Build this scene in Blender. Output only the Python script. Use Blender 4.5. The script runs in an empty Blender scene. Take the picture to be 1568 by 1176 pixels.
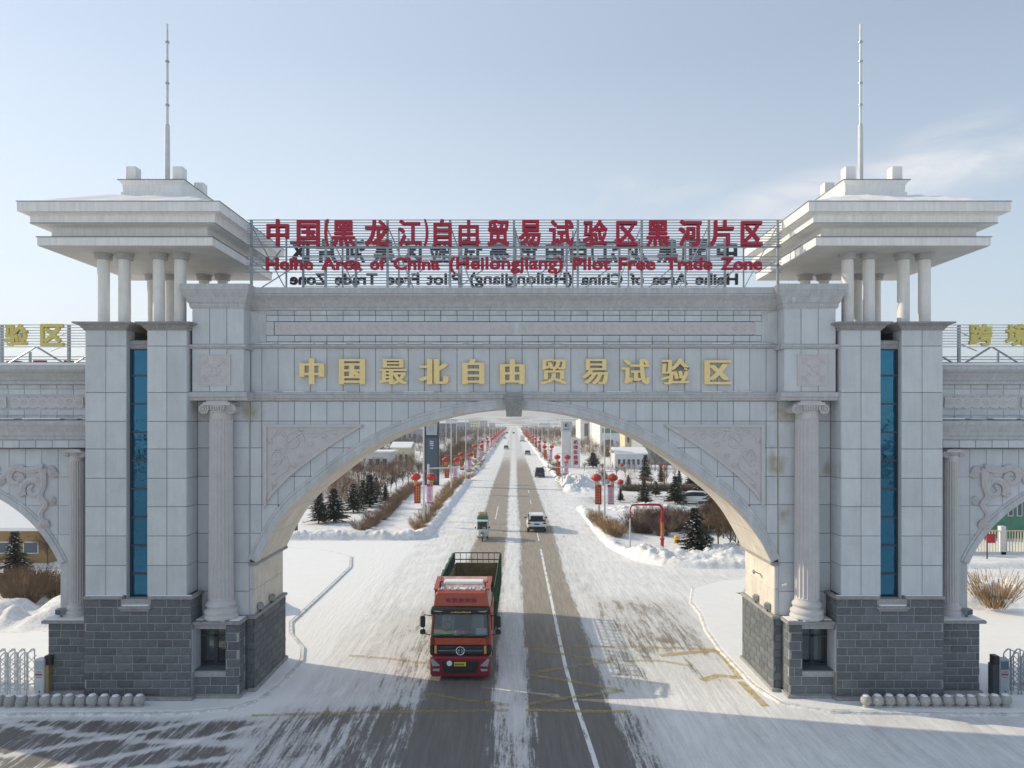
import bpy, math, random
import numpy as np
from mathutils import Vector, Matrix
R = math.radians
random.seed(7)
scene = bpy.context.scene
COL = scene.collection
# ------------------------------------------------------------------ camera
CAMD, CAMZ, FPX, CX, HY = 26.6, 10.5, 1088.0, 787.0, 646.0
cam_d = bpy.data.cameras.new('camera'); cam = bpy.data.objects.new('camera', cam_d); COL.objects.link(cam)
cam.location = (0, -CAMD, CAMZ); cam.rotation_euler = (R(90), 0, 0)
cam_d.lens = 36*FPX/1568; cam_d.sensor_width = 36; cam_d.clip_start = .1; cam_d.clip_end = 20000
cam_d.shift_y = 58/1568; cam_d.shift_x = -3/1568
scene.camera = cam
# ------------------------------------------------------------------ world, sun
SUN_EL, SUN_AZ = R(26), R(20)          # azimuth: how far behind the gate the sun stands, seen from the left
to_sun = Vector((-math.cos(SUN_AZ)*math.cos(SUN_EL), math.sin(SUN_AZ)*math.cos(SUN_EL), math.sin(SUN_EL)))
world = bpy.data.worlds.new('World'); scene.world = world; world.use_nodes = True
wn, wl = world.node_tree.nodes, world.node_tree.links
wn.clear()
sky = wn.new('ShaderNodeTexSky'); sky.sky_type = 'NISHITA'; sky.sun_disc = False
sky.sun_elevation = SUN_EL
sky.sun_rotation = math.atan2(to_sun.x, to_sun.y)
sky.altitude = 150; sky.air_density = 1.0; sky.dust_density = .4; sky.ozone_density = 1.3
geo = wn.new('ShaderNodeTexCoord')
sep = wn.new('ShaderNodeSeparateXYZ'); wl.new(geo.outputs['Generated'], sep.inputs[0])
mp = wn.new('ShaderNodeMapping'); mp.inputs['Scale'].default_value = (2.2, 2.2, 9.0)
mp.inputs['Location'].default_value = (.35, .1, .0); mp.inputs['Rotation'].default_value = (0, R(-17), 0)
wl.new(geo.outputs['Generated'], mp.inputs[0])
cn = wn.new('ShaderNodeTexNoise'); cn.inputs['Scale'].default_value = 1.6; cn.inputs['Detail'].default_value = 8
cn.inputs['Roughness'].default_value = .6; cn.inputs['Distortion'].default_value = .5; wl.new(mp.outputs[0], cn.inputs[0])
cr = wn.new('ShaderNodeMapRange'); cr.inputs[1].default_value = .36; cr.inputs[2].default_value = .74
cr.inputs[3].default_value = 0; cr.inputs[4].default_value = .62; cr.interpolation_type = 'SMOOTHSTEP'
wl.new(cn.outputs[0], cr.inputs[0])
ch = wn.new('ShaderNodeMapRange'); ch.inputs[1].default_value = .0; ch.inputs[2].default_value = .45   # thin haze whitens the low sky
ch.inputs[3].default_value = .90; ch.inputs[4].default_value = .44; wl.new(sep.outputs[2], ch.inputs[0])
def blob(c, r, rot=0):
    q = wn.new('ShaderNodeMapping'); q.vector_type = 'TEXTURE'; q.inputs['Location'].default_value = c; q.inputs['Scale'].default_value = r; q.inputs['Rotation'].default_value = (0, rot, 0)
    wl.new(geo.outputs['Generated'], q.inputs[0]); ln = wn.new('ShaderNodeVectorMath'); ln.operation = 'LENGTH'; wl.new(q.outputs[0], ln.inputs[0])
    r_ = wn.new('ShaderNodeMapRange'); r_.inputs[1].default_value = 1.0; r_.inputs[2].default_value = .15; r_.interpolation_type = 'SMOOTHSTEP'; wl.new(ln.outputs['Value'], r_.inputs[0]); return r_.outputs[0]
def wmath(op, a, b):
    q = wn.new('ShaderNodeMath'); q.operation = op
    for i, s_ in enumerate((a, b)):
        if isinstance(s_, (int, float)): q.inputs[i].default_value = s_
        else: wl.new(s_, q.inputs[i])
    return q.outputs[0]
bl_ = wmath('MAXIMUM', blob((.50, .80, .30), (.17, .5, .055), R(-8)), wmath('MAXIMUM', blob((.33, .88, .27), (.20, .5, .045), R(-14)), wmath('MULTIPLY', blob((.16, .93, .30), (.14, .5, .035), R(-4)), .8)))
cloud = wmath('MULTIPLY', bl_, wmath('MINIMUM', wmath('MULTIPLY', cr.outputs[0], 2.2), 1))
hz_ = wn.new('ShaderNodeRGB'); hz_.outputs[0].default_value = (5.7, 6.3, 6.8, 1)      # pale winter veil over the clear sky
mixc = wn.new('ShaderNodeMix'); mixc.data_type = 'RGBA'
dt = wn.new('ShaderNodeVectorMath'); dt.operation = 'DOT_PRODUCT'; wl.new(geo.outputs['Generated'], dt.inputs[0]); dt.inputs[1].default_value = (to_sun.x, to_sun.y, 0)
ds = wn.new('ShaderNodeMapRange'); ds.inputs[1].default_value = -.8; ds.inputs[2].default_value = .5; ds.inputs[3].default_value = .36; ds.inputs[4].default_value = 1.08; wl.new(dt.outputs['Value'], ds.inputs[0])
vf = wmath('MINIMUM', wmath('MULTIPLY', ch.outputs[0], ds.outputs[0]), 1); wl.new(vf, mixc.inputs['Factor']); wl.new(sky.outputs[0], mixc.inputs['A']); wl.new(hz_.outputs[0], mixc.inputs['B'])
mixd = wn.new('ShaderNodeMix'); mixd.data_type = 'RGBA'; wl.new(cloud, mixd.inputs['Factor']); wl.new(mixc.outputs['Result'], mixd.inputs['A']); mixd.inputs['B'].default_value = (5.6, 5.75, 6.0, 1)
bg = wn.new('ShaderNodeBackground'); bg.inputs[1].default_value = .15
wo = wn.new('ShaderNodeOutputWorld'); wl.new(mixd.outputs['Result'], bg.inputs[0]); wl.new(bg.outputs[0], wo.inputs[0])
sd = bpy.data.lights.new('sun', 'SUN'); sd.energy = 4.2; sd.angle = R(.5); sd.color = (1, .86, .64)
sun = bpy.data.objects.new('sun', sd); COL.objects.link(sun); sun.location = (-40, 30, 40)
sun.rotation_euler = to_sun.to_track_quat('Z', 'Y').to_euler()
scene.view_settings.view_transform = 'Standard'; scene.view_settings.look = 'None'
scene.view_settings.gamma = 1; scene.view_settings.use_curve_mapping = False
scene.view_settings.exposure = 0.03
scene.cycles.max_bounces = 8; scene.cycles.diffuse_bounces = 4; scene.cycles.transparent_max_bounces = 12
scene.cycles.sample_clamp_indirect = 8

# ------------------------------------------------------------------ helpers
def SC(y): return FPX/(y+CAMD)                       # pixels per metre at depth Y
def XZ(px, py, y): s = SC(y); return ((px-CX)/s, CAMZ-(py-HY)/s)
def G(px, py):                                        # ground point seen at a pixel
    s = (py-HY)/CAMZ; return ((px-CX)/s, FPX/s-CAMD)

def mat(name, col=(.5, .5, .5), rough=.6, metal=0, var=0, noise=None, bump=None, spec=.5, rnd=0):
    """col; noise=(scale,amount[,stretch xyz]); bump=(scale,strength); rnd: per-object value change"""
    m = bpy.data.materials.new(name); m.use_nodes = True
    n, l = m.node_tree.nodes, m.node_tree.links; b = n['Principled BSDF']
    b.inputs['Base Color'].default_value = (*col, 1); b.inputs['Roughness'].default_value = rough
    b.inputs['Metallic'].default_value = metal; b.inputs['Specular IOR Level'].default_value = spec
    val = None
    def add(sock):
        nonlocal val
        if val is None: val = sock
        else:
            a = n.new('ShaderNodeMath'); a.operation = 'MULTIPLY'; l.new(val, a.inputs[0]); l.new(sock, a.inputs[1]); val = a.outputs[0]
    tc = n.new('ShaderNodeNewGeometry')
    if noise:
        for (sc, am, *st) in (noise if isinstance(noise, list) else [noise]):
            mpn = n.new('ShaderNodeMapping'); mpn.inputs['Scale'].default_value = st[0] if st else (1, 1, 1)
            l.new(tc.outputs['Position'], mpn.inputs[0])
            t = n.new('ShaderNodeTexNoise'); t.inputs['Scale'].default_value = sc; t.inputs['Detail'].default_value = 5
            t.inputs['Roughness'].default_value = .65
            l.new(mpn.outputs[0], t.inputs[0])
            r = n.new('ShaderNodeMapRange'); r.inputs[1].default_value = .3; r.inputs[2].default_value = .7
            r.inputs[3].default_value = 1-am; r.inputs[4].default_value = 1+am; l.new(t.outputs[0], r.inputs[0]); add(r.outputs[0])
    if rnd:
        oi = n.new('ShaderNodeObjectInfo'); r = n.new('ShaderNodeMapRange')
        r.inputs[3].default_value = 1-rnd; r.inputs[4].default_value = 1+rnd; l.new(oi.outputs['Random'], r.inputs[0]); add(r.outputs[0])
    if val:
        v = n.new('ShaderNodeVectorMath'); v.operation = 'SCALE'; v.inputs[0].default_value = col
        l.new(val, v.inputs['Scale']); l.new(v.outputs[0], b.inputs['Base Color'])
    if bump:
        t = n.new('ShaderNodeTexNoise'); t.inputs['Scale'].default_value = bump[0]; t.inputs['Detail'].default_value = 6
        l.new(tc.outputs['Position'], t.inputs[0])
        bp = n.new('ShaderNodeBump'); bp.inputs['Strength'].default_value = bump[1]; bp.inputs['Distance'].default_value = .03
        l.new(t.outputs[0], bp.inputs['Height']); l.new(bp.outputs[0], b.inputs['Normal'])
    return m

M = {}
M['granite'] = mat('granite', (.565, .59, .605), .55, noise=[(38, .10), (1.3, .06), (2.2, .05, (2, 2, .2))], rnd=.06)
M['granite_plain'] = mat('granite_plain', (.53, .545, .55), .6, noise=[(30, .1), (1.2, .1), (2.6, .12, (1.5, 1.5, .2))], bump=(40, .1))
M['cornice'] = mat('cornice_stone', (.475, .485, .49), .7, noise=[(3, .08), (24, .07), (3.2, .12, (2.5, 2.5, .15))], bump=(20, .15))
M['pink'] = mat('pink_granite', (.56, .54, .535), .6, noise=[(40, .12), (2, .06)], bump=(45, .1))
M['joint'] = mat('joint', (.10, .105, .11), .9, noise=(3, .3))
M['brick'] = mat('dark_brick', (.135, .15, .158), .85, noise=[(14, .25), (3, .12)], rnd=.18, bump=(18, .5))
M['mortar'] = mat('mortar', (.36, .365, .36), .9, noise=(9, .2))
M['ledge'] = mat('ledge_stone', (.30, .30, .295), .75, noise=[(12, .2), (2, .15)])
M['granite_lit'] = mat('sunlit_granite', (.66, .61, .53), .65, noise=[(24, .08), (1.6, .12), (3, .1, (.3, 2, .3))], rnd=.05)  # same granite as the facade, with warm sunlight put into its cream colour
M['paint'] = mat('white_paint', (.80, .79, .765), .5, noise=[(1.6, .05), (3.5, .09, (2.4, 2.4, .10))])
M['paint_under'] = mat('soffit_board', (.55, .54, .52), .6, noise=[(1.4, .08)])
M['cap_metal'] = mat('flashing', (.16, .17, .18), .5)
M['col_paint'] = mat('column_paint', (.76, .75, .72), .55, noise=[(2.5, .06), (4, .1, (2, 2, .1))])
M['cap_ring'] = mat('column_ring', (.42, .42, .42), .6, noise=(4, .1))
M['snow'] = mat('snow', (.87, .865, .855), .65, noise=[(1.5, .03)], bump=(7, .35))
M['gold'] = mat('gold_paint', (.92, .70, .31), .5, metal=.0, noise=(5, .06))
M['gold_side'] = mat('gold_side', (.68, .57, .17), .45, noise=(5, .1))
M['red_letter'] = mat('red_letter', (.40, .006, .035), .45)
M['back_letter'] = mat('letter_back', (.045, .045, .05), .6)
M['steel'] = mat('grey_steel', (.34, .38, .41), .45, metal=.3, noise=(5, .15))
M['steel_white'] = mat('white_steel', (.60, .62, .62), .45, noise=(3, .1))
M['frame_dark'] = mat('dark_frame', (.035, .05, .065), .35)
M['yellow'] = mat('yellow_box', (.62, .36, .03), .5); M['tan_box'] = mat('tan_box', (.33, .24, .11), .6)
M['black'] = mat('black', (.02, .02, .022), .5)
M['rubber'] = mat('rubber', (.028, .028, .028), .85, noise=(9, .3))
M['stone_ball'] = mat('stone_ball', (.40, .40, .385), .8, noise=[(9, .14), (40, .12)], rnd=.08, bump=(30, .2))
M['pole'] = mat('white_pole', (.62, .63, .62), .4, metal=.15, noise=(2, .06))
M['lantern'] = mat('lantern_red', (.50, .03, .025), .5, rnd=.12)
M['tassel'] = mat('tassel_yellow', (.62, .38, .08), .7)
M['banner_red'] = mat('banner_red', (.36, .018, .02), .6, rnd=.1)
M['banner_pink'] = mat('banner_pink', (.72, .52, .62), .6, rnd=.08)
M['mark_gold'] = mat('mark_gold', (.66, .42, .12), .6)
M['mark_pink'] = mat('mark_magenta', (.45, .06, .22), .6)
M['bark'] = mat('bark', (.11, .085, .065), .9, noise=(12, .3))
M['twig'] = mat('twig', (.20, .135, .085), .9, noise=[(.5, .25), (3, .2)], rnd=.2)
M['twig_gold'] = mat('twig_gold', (.30, .20, .10), .9, noise=[(.6, .25), (3, .2)], rnd=.2)
M['twig_dark'] = mat('twig_dark', (.14, .10, .075), .9, noise=[(.5, .25)], rnd=.2)
M['needle'] = mat('needles', (.060, .062, .040), .8, noise=[(1.6, .35), (9, .3)], rnd=.25)
M['yellow_wall'] = mat('yellow_wall', (.31, .21, .085), .8, noise=(2, .15))
M['cream_wall'] = mat('cream_wall', (.62, .54, .36), .8, noise=(.6, .08))
M['white_wall'] = mat('white_wall', (.64, .65, .65), .8, noise=(.5, .07))
M['grey_wall'] = mat('grey_wall', (.30, .32, .35), .7, noise=(.5, .1))
M['dark_wall'] = mat('dark_wall', (.12, .14, .17), .7, noise=(.5, .1))
M['win'] = mat('far_window', (.07, .10, .13), .12)
M['green_mesh'] = mat('green_panel', (.07, .22, .15), .5, noise=(1, .2))
M['red_paint'] = mat('red_pipe', (.40, .018, .03), .4, noise=(4, .15))
M['orange_paint'] = mat('orange_pipe', (.55, .16, .05), .5, noise=(5, .2))
M['pale_paint'] = mat('pale_pipe', (.45, .55, .53), .5)
M['pylon_blue'] = mat('pylon_panel', (.085, .12, .155), .4)
M['pylon_grey'] = mat('pylon_grey', (.45, .48, .52), .4, noise=(1, .06))
M['red_text'] = mat('red_text', (.42, .012, .05), .5)

def stained(name, base, stains):
    """granite with rust-yellow run-off stains at fixed places on the stone"""
    m = M[base].copy(); m.name = name; n, l = m.node_tree.nodes, m.node_tree.links
    b = n['Principled BSDF']; src = b.inputs['Base Color'].links[0].from_socket
    tc = [x for x in n if x.type == 'NEW_GEOMETRY'][0]
    for (x, z, rx, rz) in stains:
        mpn = n.new('ShaderNodeMapping'); mpn.vector_type = 'POINT'
        mpn.inputs['Location'].default_value = (-x/rx, 0, -z/rz); mpn.inputs['Scale'].default_value = (1/rx, 0, 1/rz)
        l.new(tc.outputs['Position'], mpn.inputs[0])
        nn = n.new('ShaderNodeTexNoise'); nn.inputs['Scale'].default_value = 3.5; nn.inputs['Detail'].default_value = 4
        l.new(tc.outputs['Position'], nn.inputs[0])
        ln = n.new('ShaderNodeVectorMath'); ln.operation = 'LENGTH'; l.new(mpn.outputs[0], ln.inputs[0])
        ad = n.new('ShaderNodeMath'); ad.operation = 'MULTIPLY_ADD'; ad.inputs[1].default_value = 1.6; l.new(nn.outputs[0], ad.inputs[0]); l.new(ln.outputs['Value'], ad.inputs[2])
        mr = n.new('ShaderNodeMapRange'); mr.inputs[1].default_value = .9; mr.inputs[2].default_value = 1.8
        mr.inputs[3].default_value = .6; mr.inputs[4].default_value = 0; l.new(ad.outputs[0], mr.inputs[0])
        mi = n.new('ShaderNodeMix'); mi.data_type = 'RGBA'; mi.inputs['B'].default_value = (.26, .215, .085, 1)
        l.new(mr.outputs[0], mi.inputs['Factor']); l.new(src, mi.inputs['A']); src = mi.outputs['Result']
    l.new(src, b.inputs['Base Color']); return m
M['granite_stain'] = stained('granite_stained', 'granite', [(10.05, 8.9, .22, .7), (10.35, 8.8, .3, .5), (10.45, 6.9, .3, .4), (12.15, 8.7, .2, .5), (10.6, 10.8, .6, .5), (-10.25, 10.9, .5, .5), (-12.0, 10.9, .3, .5)])

def glass(name, tint, alpha):
    m = bpy.data.materials.new(name); m.use_nodes = True; n, l = m.node_tree.nodes, m.node_tree.links; n.clear()
    o = n.new('ShaderNodeOutputMaterial'); g = n.new('ShaderNodeBsdfGlossy'); g.inputs['Roughness'].default_value = .02
    g.inputs['Color'].default_value = (.9, .95, 1, 1)
    t = n.new('ShaderNodeBsdfTransparent'); t.inputs['Color'].default_value = (*tint, 1)
    f = n.new('ShaderNodeFresnel'); f.inputs['IOR'].default_value = 1.5
    a = n.new('ShaderNodeMath'); a.operation = 'ADD'; a.inputs[1].default_value = alpha; l.new(f.outputs[0], a.inputs[0])
    mi = n.new('ShaderNodeMixShader'); l.new(a.outputs[0], mi.inputs[0]); l.new(t.outputs[0], mi.inputs[1]); l.new(g.outputs[0], mi.inputs[2])
    l.new(mi.outputs[0], o.inputs[0]); return m
M['glass'] = glass('clear_glass', (.55, .62, .62), .06)
# tower curtain glass: blue coated, mirror-like with slight waviness
m = bpy.data.materials.new('blue_glass'); m.use_nodes = True; n, l = m.node_tree.nodes, m.node_tree.links; b = n['Principled BSDF']
b.inputs['Base Color'].default_value = (.032, .135, .235, 1); b.inputs['Metallic'].default_value = .9; b.inputs['Roughness'].default_value = .03
t = n.new('ShaderNodeTexNoise'); t.inputs['Scale'].default_value = 2.2; tg = n.new('ShaderNodeNewGeometry'); l.new(tg.outputs['Position'], t.inputs[0])
bp = n.new('ShaderNodeBump'); bp.inputs['Strength'].default_value = .22; bp.inputs['Distance'].default_value = .06; l.new(t.outputs[0], bp.inputs['Height']); l.new(bp.outputs[0], b.inputs['Normal'])
M['blue_glass'] = m

def tag(o, label=None, cat=None, group=None, kind=None):
    if label: o['label'] = label
    if cat: o['category'] = cat
    if group: o['group'] = group
    if kind: o['kind'] = kind
    return o
def link(name, me, mt=None, parent=None, loc=None, rot=None, scale=None):
    o = bpy.data.objects.new(name, me); COL.objects.link(o)
    if mt is not None and me is not None and not me.materials: me.materials.append(mt)
    if parent: o.parent = parent
    if loc is not None: o.location = loc
    if rot is not None: o.rotation_euler = rot
    if scale is not None: o.scale = scale
    return o
def thing(name, label, cat, loc=(0, 0, 0), rz=0, group=None, kind=None):
    o = bpy.data.objects.new(name, None); COL.objects.link(o); o.location = loc; o.rotation_euler = (0, 0, rz)
    o.empty_display_size = .3
    return tag(o, label, cat, group, kind)
def dup(root, loc, rz=None, label=None, scale=None):
    r = root.copy(); COL.objects.link(r); r.location = loc
    if rz is not None: r.rotation_euler = (0, 0, rz)
    if label: r['label'] = label
    if scale: r.scale = (scale,)*3 if not isinstance(scale, tuple) else scale
    for c in root.children:
        cc = c.copy(); COL.objects.link(cc); cc.parent = r
        for g in c.children:
            gg = g.copy(); COL.objects.link(gg); gg.parent = cc
    return r

class MB:
    def __init__(s): s.v = []; s.f = []; s.n = 0
    def add(s, v, f):
        s.v.extend([tuple(p) for p in v]); s.f.extend([tuple(i+s.n for i in q) for q in f]); s.n = len(s.v); return s
    def box(s, x0, x1, y0, y1, z0, z1):
        v = [(x, y, z) for z in (z0, z1) for y in (y0, y1) for x in (x0, x1)]
        return s.add(v, [(0, 2, 3, 1), (4, 5, 7, 6), (0, 1, 5, 4), (2, 6, 7, 3), (0, 4, 6, 2), (1, 3, 7, 5)])
    def bbox(s, x0, x1, y0, y1, z0, z1, c=.02):
        """box with chamfered edges on all sides of its outline (8-gon columns)"""
        ring = lambda cx, z: [(x0+cx+c, y0+cx, z), (x1-cx-c, y0+cx, z), (x1-cx, y0+cx+c, z), (x1-cx, y1-cx-c, z), (x1-cx-c, y1-cx, z), (x0+cx+c, y1-cx, z), (x0+cx, y1-cx-c, z), (x0+cx, y0+cx+c, z)]
        return s.loft([ring(c, z0), ring(0, z0+c), ring(0, z1-c), ring(c, z1)])
    def loft(s, rings, cap=True, close=True):
        k = len(rings[0]); v = [p for r in rings for p in r]; f = []
        for i in range(len(rings)-1):
            for j in range(k if close else k-1):
                a, b = i*k+j, i*k+(j+1) % k; f.append((a, b, b+k, a+k))
        if cap: f.append(tuple(range(k))[::-1]); f.append(tuple(range((len(rings)-1)*k, len(rings)*k)))
        return s.add(v, f)
    def prism_y(s, poly, y0, y1):
        """poly: list of (x,z), extruded between y0 (front) and y1"""
        k = len(poly); v = [(x, y0, z) for x, z in poly]+[(x, y1, z) for x, z in poly]
        return s.add(v, [tuple(range(k)), tuple(range(k, 2*k))[::-1]]+[((i+1) % k, i, i+k, (i+1) % k+k) for i in range(k)])
    def prism_x(s, prof, x0, x1):
        k = len(prof); v = [(x0, y, z) for y, z in prof]+[(x1, y, z) for y, z in prof]
        return s.add(v, [tuple(range(k)), tuple(range(k, 2*k))[::-1]]+[((i+1) % k, i, i+k, (i+1) % k+k) for i in range(k)])
    def prism_z(s, poly, z0, z1):
        k = len(poly); v = [(x, y, z0) for x, y in poly]+[(x, y, z1) for x, y in poly]
        return s.add(v, [tuple(range(k))[::-1], tuple(range(k, 2*k))]+[(i, (i+1) % k, (i+1) % k+k, i+k) for i in range(k)])
    def frustum(s, cx, cy, rects):
        """rects: (half x, half y, z) stacked"""
        return s.loft([[(cx-a, cy-b, z), (cx+a, cy-b, z), (cx+a, cy+b, z), (cx-a, cy+b, z)] for a, b, z in rects])
    def path(s, pts, rad, n=6, cap=True):
        pts = [Vector(p) for p in pts]; k = len(pts); rings = []
        if not hasattr(rad, '__len__'): rad = [rad]*k
        up = None
        for i in range(k):
            d = (pts[min(i+1, k-1)]-pts[max(i-1, 0)]).normalized()
            if up is None: up = Vector((0, 0, 1)) if abs(d.z) < .9 else Vector((1, 0, 0))
            a = d.cross(up)
            if a.length < 1e-4: a = d.orthogonal()
            a.normalize(); b = a.cross(d)
            up = b if b.length > .5 else up
            rings.append([tuple(pts[i]+rad[i]*(a*math.cos(t)+b*math.sin(t))) for t in [2*math.pi*j/n for j in range(n)]])
        return s.loft(rings, cap)
    def bar(s, p, q, w, n=4): return s.path([p, q], w/2*1.3, n)
    def lathe(s, cx, cy, prof, n=20, cap=True):
        return s.loft([[(cx+r*math.cos(2*math.pi*j/n), cy+r*math.sin(2*math.pi*j/n), z) for j in range(n)] for r, z in prof], cap)
    def wheel(s, cx, cy, cz, r, w, n=18, axis='x'):
        prof = [(r*.55, -w/2), (r*.93, -w/2), (r, -w*.36), (r, w*.36), (r*.93, w/2), (r*.55, w/2)]
        rings = []
        for rr, a in prof: rings.append([(cx+a, cy+rr*math.cos(2*math.pi*j/n), cz+rr*math.sin(2*math.pi*j/n)) for j in range(n)])
        return s.loft(rings)
    def mesh(s, name, mt=None, smooth=False, mirror=False, off=None):
        v = np.array(s.v, dtype=float)
        if mirror: v = v*np.array((-1, 1, 1))
        if off is not None: v = v-np.array(off)
        f = [q[::-1] for q in s.f] if mirror else s.f
        me = bpy.data.meshes.new(name); me.from_pydata(v.tolist(), [], f)
        if mt: me.materials.append(mt)
        if smooth: me.shade_smooth() if hasattr(me, 'shade_smooth') else None
        return me
    def obj(s, name, mt, parent=None, smooth=False, mirror=False, loc=None):
        """vertices are world coordinates for a parent kept in WORLD below, else local ones"""
        root = parent
        while root is not None and root.parent is not None: root = root.parent
        off = tuple(root.location) if (root is not None and root.get('_w')) else None
        o = link(name, s.mesh(name, mt, smooth, mirror, off), None, parent)
        if loc: o.location = loc
        return o
def wthing(name, label, cat, loc, **k):
    """a thing whose parts are given in world coordinates"""
    t = thing(name, label, cat, loc, **k); t['_w'] = 1; return t

_glyph = {}
def glyph(txt, w, h, depth, bold=0., wide=0., thick=0., name='letter', mirror=False, keep=False):
    """mesh of a string fitted to w x h, centred on x, sitting on z=0, front at y=-depth, facing -Y"""
    cu = bpy.data.curves.new('t', 'FONT'); cu.body = txt; cu.size = 1; cu.offset = bold; cu.extrude = .04; cu.resolution_u = 3
    o = bpy.data.objects.new('t', cu); COL.objects.link(o)
    dg = bpy.context.evaluated_depsgraph_get(); me = bpy.data.meshes.new_from_object(o.evaluated_get(dg))
    bpy.data.objects.remove(o); bpy.data.curves.remove(cu)
    k = len(me.vertices); a = np.zeros(k*3); me.vertices.foreach_get('co', a); a = a.reshape(-1, 3)
    lo, hi = a.min(0), a.max(0)
    W, H = hi[0]-lo[0], hi[1]-lo[1]
    sx = w/W if w else h/H; sz = h/H if h else sx
    out = np.zeros_like(a); out[:, 0] = (a[:, 0]-(lo[0]+hi[0])/2)*sx; out[:, 2] = (a[:, 1]-lo[1])*sz; out[:, 1] = -(a[:, 2]-lo[2])/(hi[2]-lo[2])*depth
    fs = [tuple(p.vertices) for p in me.polygons]; bpy.data.meshes.remove(me)
    mb = MB(); W_ = W*sx
    if wide:
        wz = wide*thick; offs = [(-1, 0), (1, 0), (0, 0)]+([(-.8, -.8), (.8, .8), (-.8, .8), (.8, -.8)] if thick else [])
        for i, (dx, dz) in enumerate(offs):
            mb.add([(x*(1-2*wide/W_)+dx*wide, y-.0015*i, wz+z*(1-2*wz/(H*sz))+dz*wz) for x, y, z in out.tolist()], fs)
    else: mb.add(out.tolist(), fs)
    if mirror: mb.v = [(-x, y, z) for x, y, z in mb.v]; mb.f = [q[::-1] for q in mb.f]
    return mb.mesh(name)

def vn(x, y, seed=0):
    """smooth value noise, numpy arrays"""
    xi, yi = np.floor(x).astype(np.int64), np.floor(y).astype(np.int64); fx, fy = x-xi, y-yi
    fx = fx*fx*(3-2*fx); fy = fy*fy*(3-2*fy)
    def h(a, b):
        n = (a*374761393+b*668265263+seed*1442695041) & 0xffffffff; n = ((n ^ (n >> 13))*1274126177) & 0xffffffff
        return ((n ^ (n >> 16)) & 0xffff)/65535.
    return (h(xi, yi)*(1-fx)+h(xi+1, yi)*fx)*(1-fy)+(h(xi, yi+1)*(1-fx)+h(xi+1, yi+1)*fx)*fy
def fbm(x, y, seed=0, o=4):
    return sum(vn(x*2**i, y*2**i, seed+i)*.5**i for i in range(o))/(2-.5**(o-1))
def ss(a, b, x): t = np.clip((x-a)/(b-a), 0, 1); return t*t*(3-2*t)
def grid(name, xs, ys, zf, mt, attr=None, smooth=True, parent=None):
    X, Y = np.meshgrid(xs, ys); Z = zf(X, Y); nx, ny = len(xs), len(ys)
    co = np.stack([X, Y, Z], -1).reshape(-1, 3); me = bpy.data.meshes.new(name)
    i = np.arange(nx-1)[None, :]+np.arange(ny-1)[:, None]*nx; q = np.stack([i, i+1, i+1+nx, i+nx], -1).reshape(-1, 4)
    me.vertices.add(len(co)); me.vertices.foreach_set('co', co.ravel()); me.loops.add(q.size); me.loops.foreach_set('vertex_index', q.ravel())
    me.polygons.add(len(q)); me.polygons.foreach_set('loop_start', np.arange(len(q))*4)
    if attr is not None:
        for nm, fn in attr.items():
            at = me.attributes.new(nm, 'FLOAT', 'POINT'); at.data.foreach_set('value', fn(X, Y).ravel().astype(np.float32))
    me.update(); me.validate(); me.materials.append(mt)
    if smooth: me.shade_smooth()
    return link(name, me, None, parent)
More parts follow.
